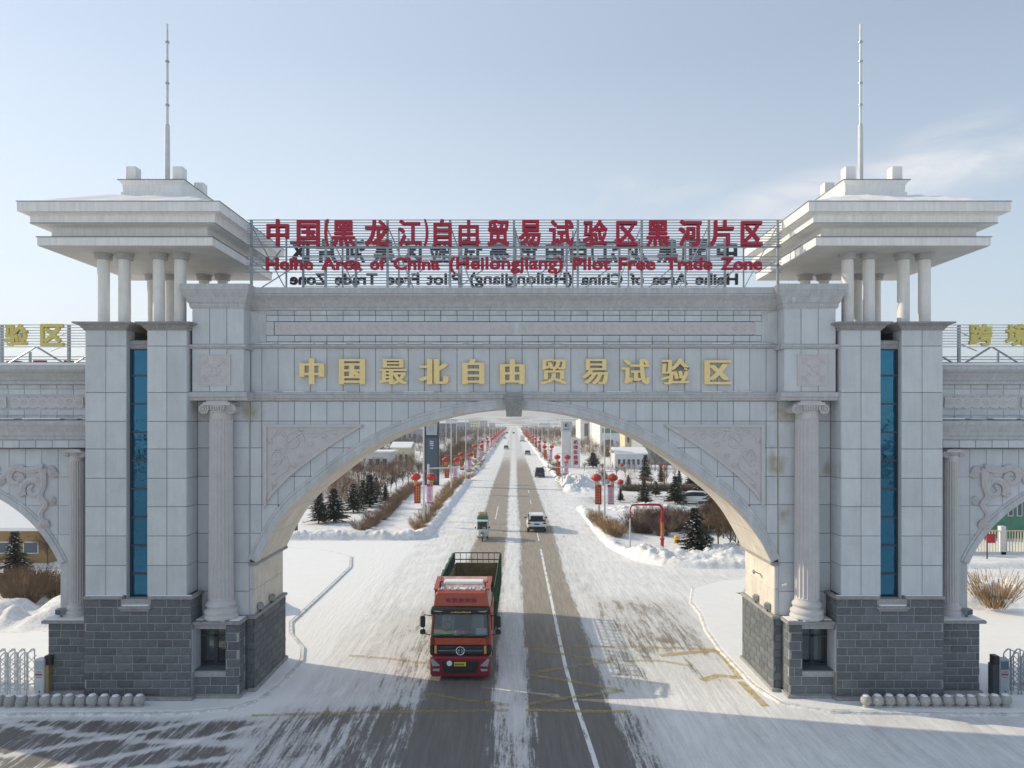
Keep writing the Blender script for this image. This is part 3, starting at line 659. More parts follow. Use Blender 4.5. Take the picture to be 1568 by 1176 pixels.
# ------------------------------------------------------------------ towers
def tower(s):
    side = 'left' if s < 0 else 'right'
    root = wthing('gate_tower', 'grey granite tower %s of the road with blue glass strip and white flared roof' % side, 'tower', (s*14.3, 2.7, 0), group='towers flanking the gate')
    m = s < 0; O = lambda mb, n, mt, p=root, sm=False: mb.obj(n, M[mt], p, sm, m)
    # plinth: core and bricks
    c = MB(); c.box(12.115, 16.08, .022, 5.4, .2, 3.86); O(c, 'plinth_core', 'mortar')
    bricks(root, s, 12.10, 16.12, 0, .22, 3.86, 0., holes=[(13.62, 14.72, 3.56, 4)])
    bricks(root, s, .0, .95, 0, 2.95, 3.86, .3, side=12.09)
    O(MB().bbox(12.0, 16.12, -.12, 5.5, 0, .22, .03), 'base_course', 'ledge')
    lg = MB(); lg.bbox(12.02, 13.70, -.07, .3, 3.86, 3.97, .02); lg.bbox(14.64, 16.12, -.07, .3, 3.86, 3.97, .02); lg.box(12.02, 12.2, .3, .95, 3.86, 3.97)
    O(lg, 'plinth_ledge', 'ledge')
    O(MB().bbox(13.56, 14.78, -.12, .5, 3.50, 3.60, .02).box(13.64, 14.70, -.06, .5, 3.42, 3.50), 'window_sill', 'ledge')
    O(MB().bbox(13.66, 14.68, -.06, .5, 3.60, 3.66, .025), 'sill_snow', 'snow')
    O(MB().bbox(12.08, 13.70, -.02, .10, 3.972, 4.0, .012).bbox(14.66, 16.06, -.02, .10, 3.972, 4.0, .012), 'ledge_snow', 'snow')
    # shaft core, two leaves and recess back
    co = MB(); co.box(12.33, 13.76, .13, 5.2, 3.86, 13.96); co.box(14.59, 16.09, .13, 5.2, 3.86, 13.96); co.box(13.76, 14.59, .75, 5.2, 3.5, 13.35); O(co, 'shaft_core', 'joint')
    for a, b in ((12.30, 13.045), (13.045, 13.79), (14.56, 15.34), (15.34, 16.12)):
        for z0, z1 in zip(TROWS, TROWS[1:]): panel(root, s, a, b, .10, z0, z1)
    for z0, z1 in zip(TROWS, TROWS[1:]):                    # inner return beside the column wall
        unit('panel', PN['granite_stain'], root, s, (12.31, .56, (z0+z1)/2), (.86, .03, z1-z0-GAP), -math.pi/2)
    rv = MB(); rv.box(13.765, 13.785, .14, .7, 3.66, 13.96); rv.box(14.565, 14.585, .14, .7, 3.66, 13.96); O(rv, 'recess_reveal', 'granite_plain')
    O(MB().bbox(12.2, 12.36, .14, .98, 13.96, 14.0).box(12.33, 16.09, 4.9, 5.22, 13.3, 13.99), 'shaft_back', 'granite_plain')
    # glazing strip
    zs = [3.66+i*1.075 for i in range(9)]+[13.25]; win = MB().box(13.785, 13.835, .34, .42, 3.66, 13.25).box(14.515, 14.565, .34, .42, 3.66, 13.25)
    for z in zs: win.box(13.835, 14.515, .33, .42, z-.035, z+.035)
    w = O(win, 'window', 'frame_dark')
    for z0, z1 in zip(zs, zs[1:]):
        t = .004*random.uniform(-1, 1)
        q = MB(); q.add([(13.835, .39+t, z0+.03), (14.515, .39-t, z0+.03), (14.515, .39-t*.5, z1-.03), (13.835, .39+t, z1-.03)], [(0, 1, 2, 3)]); q.box(13.835, 14.515, .421, .43, z0+.03, z1-.03)
        q.obj('pane', M['blue_glass'], w, mirror=m)
    O(MB().prism_x([(.6, 13.27), (.30, 13.27), (.30, 13.40), (.26, 13.44), (.26, 13.55), (.34, 13.6), (.6, 13.6)], 13.79, 14.56), 'lintel', 'ledge')
    # shaft caps
    for a, b in ((12.30, 13.79), (14.56, 16.12)):
        mb = MB(); X, hx, Y, hy = (a+b)/2, (b-a)/2, 2.65, 2.57
        mb.frustum(X, Y, [(hx+.02, hy+.02, 13.94), (hx+.05, hy+.05, 14.0), (hx+.09, hy+.09, 14.03), (hx+.11, hy+.11, 14.08), (hx+.20, hy+.2, 14.14), (hx+.30, hy+.3, 14.17), (hx+.31, hy+.31, 14.22), (hx+.28, hy+.28, 14.235)])
        O(mb, 'shaft_cap', 'ledge')
    # wall behind the column, column, pier entablature
    O(MB().box(10.29, 12.33, WY+.03, 4.8, 0, 11.4), 'wall_core', 'joint')
    for a, b in ((10.29, 11.25), (11.25, 12.30)):
        for z0, z1 in zip(ROWS, ROWS[1:]): panel(root, s, a, b, WY, z0, z1, 'granite_stain')
    O(MB().box(10.272, 10.292, WY-.0, 4.8, 2.97, 11.31), 'pier_edge', 'granite_lit')
    ionic(root, s, 11.25, .70, .46, 3.0, 11.30)
    e = MB(); e.box(10.28, 12.2, .36, 4.6, 11.35, 14.85); O(e, 'entablature_core', 'joint')
    st = lambda z0, z1, y0, xa: MB().prism_x([(4.6, z0), (y0+.10, z0), (y0+.06, z0+(z1-z0)*.35), (y0, z0+(z1-z0)*.45), (y0, z1-.02), (y0+.03, z1), (4.6, z1)], xa, 12.32)
    O(st(11.31, 11.63, .20, 10.08), 'string_course', 'cornice'); O(st(13.27, 13.43, .22, 10.12), 'string_course', 'cornice')
    for a, b in ((10.23, 10.88), (10.88, 11.53), (11.53, 12.2)):
        panel(root, s, a, b, .32, 13.43, 14.83); panel(root, s, a, b, .32, 11.63, 13.27)
    for z0, z1 in ((13.43, 14.83), (11.63, 13.27)): unit('panel', PN['granite'], root, s, (10.25, .68, (z0+z1)/2), (.62, .04, z1-z0-GAP), -math.pi/2)
    MBc = MB(); X, hx, Y, hy = 11.23, 1.0, 2.5, 2.2
    MBc.frustum(X, Y, [(hx+.02, hy, 14.8), (hx+.05, hy+.05, 14.9), (hx+.05, hy+.05, 14.97), (hx+.10, hy+.10, 15.02), (hx+.16, hy+.16, 15.2), (hx+.27, hy+.27, 15.38), (hx+.27, hy+.27, 15.43), (hx+.30, hy+.3, 15.45), (hx+.30, hy+.3, 15.68)])
    O(MBc, 'cornice', 'cornice')
    # carved plaque
    pl = MB(); x0, x1, z0, z1 = 10.73, 11.93, 11.87, 13.06
    pl.box(x0, x1, .29, .33, z0, z1)
    for (a, b, cc, d) in ((x0, x1, z0, z0+.05), (x0, x1, z1-.05, z1), (x0, x0+.05, z0+.05, z1-.05), (x1-.05, x1, z0+.05, z1-.05)): pl.box(a, b, .272, .29, cc, d)
    cx, cz = (x0+x1)/2, (z0+z1)/2
    for k in range(4):
        a = math.pi/2*k; leaf(pl, cx, cz, a, .27, .26, .29, .035)
        a += math.pi/4; ca, sa = math.cos(a), math.sin(a)
        pl.path([(cx+.12*ca, .285, cz+.12*sa), (cx+.62*ca, .285, cz+.62*sa)], [.02, .012], 5)
        for sg in (-1, 1): spiral(pl, cx+.50*ca-sg*.09*sa, cz+.50*sa+sg*.09*ca, .285, .09, .02, a-sg*math.pi/2, 1.1, .014, .008, 14, 4, -sg)
    pl.path([(cx, .25, cz), (cx, .29, cz)], .06, 10)
    O(pl, 'carved_plaque', 'pink')
    # little guard room beside the road
    O(MB().box(10.395, 10.87, .232, .95, .2, 2.86).box(10.87, 12.1, .232, .95, .2, 1.08).box(10.87, 12.1, .232, .95, 2.68, 2.86), 'guardroom_core', 'mortar')
    bricks(root, s, 10.38, 12.08, .21, .22, 2.86, .25, holes=[(10.9, 12.1, 1.10, 2.68)], H=.33)
    bricks(root, s, .28, .82, 0, .22, 2.86, .2, H=.33, side=10.37)
    O(MB().bbox(10.30, 12.0, .12, .84, 0, .2, .03), 'base_course', 'ledge')
    O(MB().bbox(10.28, 12.10, .10, WY, 2.86, 2.98, .02), 'guardroom_ledge', 'ledge')
    g = MB(); 
    for (a, b, y, h) in ((10.36, 10.75, .2, .025), (10.9, 11.5, .13, .03), (11.75, 12.06, .3, .035)): g.bbox(a, b, y, .85, 2.982, 2.982+h, .012)
    O(g, 'ledge_snow', 'snow')
    O(MB().box(12.08, 12.12, .14, .95, 1.08, 2.68), 'window_jamb', 'granite_plain'); O(MB().box(10.875, 10.9, .24, .80, 1.1, 2.68).box(10.9, 12.08, .24, .8, 1.08, 1.12), 'window_reveal', 'brick')
    wf = MB()
    for (a, b, z0_, z1_) in ((10.9, 12.08, 1.12, 1.2), (10.9, 12.08, 2.60, 2.68), (10.9, 10.96, 1.2, 2.6), (12.02, 12.08, 1.2, 2.6), (11.42, 11.56, 1.2, 2.6), (10.96, 12.02, 2.22, 2.30)): wf.box(a, b, .80, .86, z0_, z1_)
    gw = O(wf, 'guardroom_window', 'frame_dark')
    for (a, b, z0_, z1_) in ((10.96, 11.42, 1.2, 2.22), (11.56, 12.02, 1.2, 2.22), (10.96, 11.42, 2.3, 2.6), (11.56, 12.02, 2.3, 2.6)): MB().box(a, b, .84, .85, z0_, z1_).obj('pane', M['glass'], gw, mirror=m)
    O(MB().box(10.9, 12.08, 1.25, 1.27, 1.1, 2.7), 'guardroom_back', 'dark_wall'); O(MB().box(11.6, 11.92, .98, 1.0, 1.12, 2.6), 'blind', 'paint_under')
    # pavilion
    cols = [(12.85, .77), (13.67, .77), (15.0, .77), (15.81, .77), (12.85, 4.75), (13.67, 4.75), (15.12, 4.75), (15.95, 4.75)]
    for x, y in cols:
        p = O(MB().lathe(x, y, [(.22, 14.23), (.215, 16.80)], 24, False), 'pavilion_column', 'col_paint', sm=False); p.data.shade_smooth()
        O(MB().lathe(x, y, [(.23, 16.72), (.30, 16.74), (.31, 16.78), (.31, 16.90), (.34, 16.91), (.34, 16.98)], 24), 'column_ring', 'cap_ring', p)
    X, Y = 14.33, 2.78
    sq = lambda *r: MB().frustum(X, Y, [(h, h, z) for h, z in r])
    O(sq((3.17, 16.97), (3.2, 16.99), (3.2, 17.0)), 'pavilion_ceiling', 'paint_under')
    O(sq((3.22, 17.0), (3.23, 17.30)), 'roof_fascia', 'paint'); O(sq((3.26, 17.301), (3.26, 17.325)), 'flashing', 'cap_metal')
    O(sq((2.90, 17.326), (2.90, 17.70), (2.98, 17.752)), 'roof_neck', 'paint')
    O(sq((3.395, 17.768), (3.395, 17.79)), 'flashing', 'cap_metal')
    O(sq((3.37, 17.754), (3.38, 18.02), (3.45, 18.09), (3.60, 18.13)), 'roof_fascia', 'paint')
    O(sq((3.66, 18.131), (3.665, 18.48)), 'roof_fascia', 'paint'); O(sq((3.69, 18.481), (3.69, 18.50)), 'flashing', 'cap_metal')
    # snow on the low pyramid
    mb = MB(); n = 14; 
    def hz(u, v):
        q = max(abs(u), abs(v)); z = 18.50+(19.52-18.50)*(3.62-q)/(3.62-1.2)
        return min(z, 19.54)+.04*math.sin(u*3+v*2)*(1 if q < 3.4 else 0)
    us = [-3.62+7.24*i/n for i in range(n+1)]; mb.add([(X+u, Y+v, hz(u, v)) for v in us for u in us], [(j*(n+1)+i, j*(n+1)+i+1, (j+1)*(n+1)+i+1, (j+1)*(n+1)+i) for j in range(n) for i in range(n)])
    O(mb, 'roof_snow', 'snow')
    O(sq((1.24, 19.45), (1.24, 19.6), (1.18, 19.62), (1.20, 19.9), (1.30, 20.05), (1.31, 20.06)), 'roof_lantern', 'paint'); O(sq((1.34, 20.061), (1.34, 20.085)), 'flashing', 'cap_metal')
    for dx, dy in ((-.95, -.95), (.9, -.95), (-.95, .95), (.9, .95)):
        O(MB().bbox(X+dx-.21, X+dx+.21, Y+dy-.21, Y+dy+.21, 20.085, 20.66, .02), 'roof_block', 'paint')
    O(MB().bbox(X-.15, X+.15, Y-.15, Y+.15, 20.085, 20.45, .02), 'spire_foot', 'paint')
    O(MB().path([(X, Y, 20.3), (X, Y, 22.75)], [.105, .095], 10), 'spire', 'steel_white'); sp = MB().path([(X, Y, 22.75), (X, Y, 25.2), (X, Y, 26.95)], [.055, .05, .035], 8)
    sp = O(sp, 'spire', 'steel_white'); mb = MB()
    for z in (22.75, 23.6, 24.5, 25.4, 26.2): mb.path([(X, Y, z-.03), (X, Y, z+.03)], .085, 8)
    mb.obj('spire_joint', M['steel'], sp, mirror=m)
    return root
TL = tower(-1); TR = tower(1)
# ------------------------------------------------------------------ central arch
arch = wthing('gateway_arch', 'wide grey granite arch spanning the road between the two towers with gold Chinese lettering', 'arch', (0, 2.7, 0))
A = lambda mb, n, mt, sm=False: mb.obj(n, M[mt], arch, sm)
mb = MB(); P = [(-x, z) for x, z in ARC[::-1]]+ARC[1:]
xs = [p[0] for p in P]; zs_ = [p[1] for p in P]
v = []; Yf, Yb, ZT = WY+.03, 4.5, 15.3
for x, z in P: v += [(x, Yf, z), (x, Yf, ZT), (x, Yb, z), (x, Yb, ZT)]
f = []
for i in range(len(P)-1):
    a, b = 4*i, 4*i+4; f += [(a, b, b+1, a+1), (a+2, a+3, b+3, b+2), (a, a+2, b+2, b), (a+1, b+1, b+3, a+3)]
mb.add(v, f); A(mb, 'arch_core', 'joint')
for s in (-1, 1):
    mb = MB(); mb.box(9.97, 10.26, Yf, 4.5, 5.0, 15.3); mb.box(10.16, 10.26, Yf, 4.55, .1, 5.0); mb.box(10.055, 10.40, .885, 4.64, .2, 2.9)
    mb.obj('pier_core', M['joint'], arch, mirror=s < 0)
    bricks(arch, s, .88, 4.66, 0, .22, 2.88, .1, side=10.03, H=.296)
    bricks(arch, s, 10.05, 10.34, .86, .22, 2.88, .1, H=.296)
    bricks(arch, s, .9, 1.2, 0, .22, .23, 0)
    MB().bbox(9.94, 10.3, .78, 4.74, 0, .22, .03).obj('base_course', M['ledge'], arch, mirror=s < 0)
    MB().bbox(9.97, 10.28, .82, 4.72, 2.88, 3.0, .025).obj('plinth_ledge', M['ledge'], arch, mirror=s < 0)
    ys = [1.03, 2.2, 3.37, 4.53]
    for y0, y1 in zip(ys, ys[1:]):
        for z0, z1 in ((3.0, 3.95), (3.95, 4.93)): unit('panel', PN['granite_lit'], arch, s, (10.14, (y0+y1)/2, (z0+z1)/2), (y1-y0-.012, .04, z1-z0-.012), -math.pi/2)
    panel(arch, s, 10.13, 10.27, WY, 3.0, 4.0); panel(arch, s, 10.13, 10.27, WY, 4.0, 4.93)
    MB().prism_y([(9.93, 4.96), (10.02, 4.93), (10.12, 4.93), (10.27, 4.93), (10.27, 5.06), (9.93, 5.06)], .9, 4.6).obj('impost', M['ledge'], arch, mirror=s < 0)
    mb = MB().prism_y([(10.12, 2.9), (10.24, 2.9), (10.24, 11.3), (10.12, 11.3)], .97, .999) if 0 else None
    # expansion joint between arch and tower: thin dark filler standing back in the gap
    # soffit plates
    N = 11; L = len(ARC)-1
    for i in range(N):
        a, b = int(L*i/N), int(L*(i+1)/N); seg = ARC[a:b+1]; q = offset_curve(seg, .0); ins = offset_curve(seg, .03)
        for y0, y1 in ((.94, 2.15), (2.15, 3.36), (3.36, 4.56)):
            mbp = MB(); vv = []; gx = .006
            P0 = [(x, z) for x, z in seg]; 
            for (x, z), (x2, z2) in zip(P0, ins): vv += [(x, y0+gx, z), (x, y1-gx, z), (x2, y0+gx, z2), (x2, y1-gx, z2)]
            # trim ends a little for the joint
            ff = []
            for j in range(len(P0)-1):
                a_, b_ = 4*j, 4*j+4; ff += [(a_, a_+1, b_+1, b_), (a_+2, b_+2, b_+3, a_+3), (a_, b_, b_+2, a_+2), (a_+1, a_+3, b_+3, b_+1)]
            ff += [(0, 2, 3, 1), (4*len(P0)-4, 4*len(P0)-3, 4*len(P0)-1, 4*len(P0)-2)]
            d = .007
            mbp.add(vv, ff); 
            def sh(p, q_, k): 
                t_ = (Vector(q_)-Vector(p)).normalized()*k; return tuple(Vector(p)+t_)
            for e0, e1 in ((0, 4), (1, 5), (2, 6), (3, 7)): mbp.v[e0] = sh(mbp.v[e0], mbp.v[e1], d)
            K = 4*(len(P0)-1)
            for e in range(4): mbp.v[K+e] = sh(mbp.v[K+e], mbp.v[K-4+e], d)
            mbp.v = [(x, y, z-.004) for x, y, z in mbp.v]
            mbp.obj('soffit_panel', M['granite_lit'], arch, mirror=s < 0)
# archivolt: a stepped moulding along the curve
def archivolt(P, y_wall, steps, root, mt, s=1, name='arch_moulding'):
    rings = []
    for k_, (d, y) in enumerate(steps): rings.append([(p[0], y, p[1]) for p in (offset_curve(P, d) if d else P)])
    mb = MB(); n_ = len(P); v = [q for r in rings for q in r]; f = []
    for r in range(len(rings)-1):
        for i in range(n_-1): f.append((r*n_+i, (r+1)*n_+i, (r+1)*n_+i+1, r*n_+i+1))
    mb.add(v, f); return mb.obj(name, M[mt], root, mirror=s < 0)
FULL = [(-x, z) for x, z in ARC[::-1]]+ARC[1:]
FULL = [p for p in FULL if abs(p[0]) < 9.975]
archivolt(FULL, WY, [(0, 1.1), (0, .93), (.13, .93), (.14, .955), (.27, .955), (.28, .93), (.36, .93), (.38, .96), (.38, 1.05)], arch, 'granite_plain')
# spandrel stones
cw = .632; lines = [-10.25]+[(k+.5)*cw for k in range(-16, 16)]+[10.25]
lines = [x for x in lines if abs(x) <= 10.25]
FR = ROWS[2:]
def tri_bottom(x):   # curved lower edge of the carved corner panels
    return float(np.interp(abs(x), [5.82, 6.55, 7.25, 7.98, 8.72, 9.45, 9.70], [10.37, 9.92, 9.47, 8.95, 8.36, 7.60, 7.12]))
for x0, x1 in zip(lines, lines[1:]):
    for z0, z1 in zip(FR, FR[1:]):
        xa, xb = (x0, x1)
        if x1 <= 0 or x0 >= 0 or True:
            s = -1 if x1 <= 0.01 and x0 < -.32 else 1
            if s < 0: clip_panel(arch, -1, -x1, -x0, WY, z0, z1, lambda x: ze(x)-.02, 'granite_stain' if abs(x0) > 9 else 'granite')
            else: clip_panel(arch, 1, x0, x1, WY, z0, z1, lambda x: ze(x)-.02, 'granite_stain' if abs(x1) > 9.3 else 'granite')
for s in (-1, 1):    # carved triangular panels
    xs = [5.82+(9.70-5.82)*i/24 for i in range(25)]; bot = [(x, tri_bottom(x)) for x in xs]; top = 10.40
    MB().prism_y(bot+[(9.70, top), (5.82, top)], .955, 1.0).obj('carved_corner', M['pink'], arch, mirror=s < 0)
    inner = [(x, tri_bottom(x)+.30) for x in xs if tri_bottom(x)+.30 < top-.14 and x <= 9.55]+[(9.55, tri_bottom(9.55)+.33)]
    fr = MB()
    rim = [(5.82, top), *bot, (9.70, top)]
    # frame: three mouldings
    fr.box(5.9, 9.70, .895, .955, top-.11, top); fr.box(9.58, 9.70, .895, .955, 7.3, top-.11)
    b2 = [(x, z+.16) for x, z in bot]
    bot = [(x, min(z, top-.113)) for x, z in bot]; b2 = [(x, min(z, top-.112)) for x, z in b2]
    for (xa, za), (xb, zb), (xc, zc), (xd, zd) in zip(bot, bot[1:], b2, b2[1:]):
        if xb > 9.6: break
        fr.add([(xa, .895, za), (xb, .895, zb), (xd, .895, min(zd, top-.0)), (xc, .895, min(zc, top-.0)), (xa, .955, za), (xb, .955, zb), (xd, .955, min(zd, top)), (xc, .955, min(zc, top))], [(0, 1, 2, 3), (0, 4, 5, 1), (3, 2, 6, 7)])
    fr.obj('carved_frame', M['pink'], arch, mirror=s < 0)
    c = MB(); y = .95
    curve(c, [(9.42, 7.75), (9.30, 8.2), (9.05, 8.45), (8.75, 8.75), (8.9, 9.25), (9.3, 9.35), (9.42, 9.0), (9.2, 8.8), (9.03, 9.0)], y, .03, .05, 5, 8)
    spiral(c, 9.13, 9.2, y, .30, .05, 0, 1.5, .05, .03, 26, 5, 1); spiral(c, 8.55, 9.75, y, .42, .06, math.pi, 1.6, .055, .03, 30, 5, -1)
    spiral(c, 8.98, 10.02, y, .14, .03, 0, 1.2, .035, .02, 16, 5, 1); spiral(c, 7.75, 10.05, y, .16, .04, 0, 1.3, .04, .02, 18, 5, -1)
    curve(c, [(8.9, 9.6), (8.2, 10.1), (7.75, 9.95), (7.3, 10.15), (6.9, 10.1)], y, .05, .02, 5, 8); curve(c, [(9.45, 9.8), (9.2, 10.15), (8.8, 10.22)], y, .04, .03, 5, 6)
    for i, (x, z, a) in enumerate([(9.4, 8.0, 2.4), (9.42, 8.4, 2.2), (9.35, 8.75, 2.0), (8.7, 8.9, 3.6), (8.4, 9.25, 3.5), (8.0, 9.7, 3.7), (7.5, 9.95, 3.3), (7.1, 10.1, 3.2), (9.4, 9.6, 1.2), (9.2, 9.9, 1.0), (8.4, 10.2, 3.0), (9.0, 9.5, 4.2)]): leaf(c, x, z, a, .3, .18, y+.01, .05)
    c.obj('carved_scroll', M['pink'], arch, mirror=s < 0)
# keystone
A(MB().loft([[(-.29, .72, 10.70), (.29, .72, 10.70), (.27, 1.1, 10.70), (-.27, 1.1, 10.70)], [(-.36, .60, 11.42), (.36, .60, 11.42), (.36, 1.1, 11.42), (-.36, 1.1, 11.42)], [(-.36, .60, 11.46), (.36, .60, 11.46), (.36, 1.1, 11.46), (-.36, 1.1, 11.46)], [(-.30, .66, 11.50), (.30, .66, 11.50), (.3, 1.1, 11.50), (-.3, 1.1, 11.50)], [(-.30, .66, 11.62), (.30, .66, 11.62), (.3, 1.1, 11.62), (-.3, 1.1, 11.62)]]), 'keystone', 'ledge')
# mouldings of the beam (butted at the pier boxes)
XB = 10.20
def beam(prof, name, mt, x0=-XB, x1=XB): return A(MB().prism_x(prof, x0, x1), name, mt)
beam([(1.2, 11.32), (.93, 11.32), (.90, 11.40), (.84, 11.43), (.84, 11.54), (.80, 11.56), (.80, 11.62), (.84, 11.645), (1.2, 11.645)], 'string_course', 'cornice')
beam([(1.2, 13.37), (.92, 13.37), (.90, 13.40), (.86, 13.42), (.86, 13.48), (.9, 13.50), (1.2, 13.50)], 'string_course', 'cornice')
beam([(1.2, 14.83), (.94, 14.83), (.94, 14.93), (.90, 14.95), (.84, 15.05), (.74, 15.17), (.60, 15.28), (.52, 15.33), (.52, 15.39), (.47, 15.41), (.47, 15.63), (5.0, 15.63), (5.0, 15.4), (4.5, 14.9), (4.4, 14.83)], 'cornice', 'cornice', -10.18, 10.18)
A(MB().bbox(-9.9, 9.9, .75, 4.8, 15.632, 15.68, .03), 'roof_snow', 'snow')
mb = MB(); rg = random.Random(3); x = -10
while x < 9.7:
    w_ = rg.uniform(.3, 2.0); mb.bbox(x, min(x+w_, 10), .82, .99, 13.502, 13.515+rg.uniform(0, .02), .004); x += w_+rg.uniform(.05, .5)
x = -10
while x < 9.7:
    w_ = rg.uniform(.3, 1.2)
    if abs(x+w_/2) > 1.3: mb.bbox(x, min(x+w_, 10), .82, .99, 11.647, 11.66+rg.uniform(0, .015), .004)
    x += w_+rg.uniform(.05, .7)
A(mb, 'ledge_snow', 'snow')
bl = [-10.22]+[(k+.5)*cw for k in range(-16, 16)]+[10.22]
for x0, x1 in zip(bl, bl[1:]):
    panel(arch, 1, x0, x1, WY, 11.64, 13.37, t=.035)
bl2 = [x for x in bl if abs(x) < 9.3]; bl2 = [-9.62]+[x for x in bl2 if abs(x) < 9.5]+[9.62]
for x0, x1 in zip(bl2, bl2[1:]):
    panel(arch, 1, x0, x1, .97, 14.64, 14.83, 'granite_plain', .06); panel(arch, 1, x0, x1, .97, 13.50, 13.62, 'granite_plain', .06)
    panel(arch, 1, x0, x1, WY, 14.40, 14.64); panel(arch, 1, x0, x1, WY, 13.62, 13.86)
for s in (-1, 1):
    MB().box(9.62, 10.225, 1.0, 1.03, 13.5, 14.83).obj('panel', M['granite_plain'], arch, mirror=s < 0)
    MB().add([(10.22, .93, 14.83), (9.64, .99, 14.62), (9.64, .99, 13.64), (10.22, .93, 13.5)], [(3, 2, 1, 0)]).obj('panel', M['granite_plain'], arch, mirror=s < 0)
    MB().box(9.33, 9.62, WY, 1.04, 13.87, 14.39).obj('panel', M['granite'], arch, mirror=s < 0)
A(MB().box(-9.30, 9.30, 1.012, 1.029, 13.88, 14.38), 'ornament_field', 'granite')
for i in range(6):      # cloud-scroll relief bands
    xa = -9.22+i*3.10+(.06 if i > 2 else -.06)+.03; xb = xa+3.04; n = 9; w_ = (xb-xa)/n; mb = MB(); pts = []
    for k in range(n):
        for j in range(6): a = math.pi*j/6; pts.append((xa+w_*(k+.5)-w_/2*math.cos(a), 13.95-.055*math.sin(a)+.0))
    for k in range(n-1, -1, -1):
        for j in range(6): a = math.pi*j/6; pts.append((xa+w_*(k+.5)+w_/2*math.cos(a), 14.29+.055*math.sin(a)))
    mb.prism_y(pts, .975, 1.012)
    for k in range(n):
        cx = xa+w_*(k+.5); spiral(mb, cx, 14.17, .975, .11, .02, 0, 1.4, .016, .010, 18, 4, 1 if k % 2 else -1); spiral(mb, cx+.08, 14.02, .975, .07, .02, math.pi, 1.2, .013, .008, 12, 4, -1)
    A(mb, 'cloud_relief', 'pink')
# gold characters
gold = [('中', 477, 38, 40), ('国', 538.7, 40, 39), ('最', 602, 43, 39), ('北', 664, 46, 39), ('自', 724.8, 34, 39), ('由', 784.5, 38, 39), ('贸', 848, 41, 40), ('易', 911, 41, 39), ('试', 973.6, 44, 39), ('验', 1034, 45, 40), ('区', 1100, 42, 37)]
for ch_, px, w_, h_ in gold:
    X, Z = XZ(px, 588.5, .85); s_ = SC(.85)
    me = glyph(ch_, w_/s_, h_/s_, .11, .008, .055 if ch_ in '中国自由区北' else .030, 0, 'gold_character')
    me.materials.append(M['gold']); link('gold_character', me, None, arch, (X-arch.location.x, .97-arch.location.y, Z))
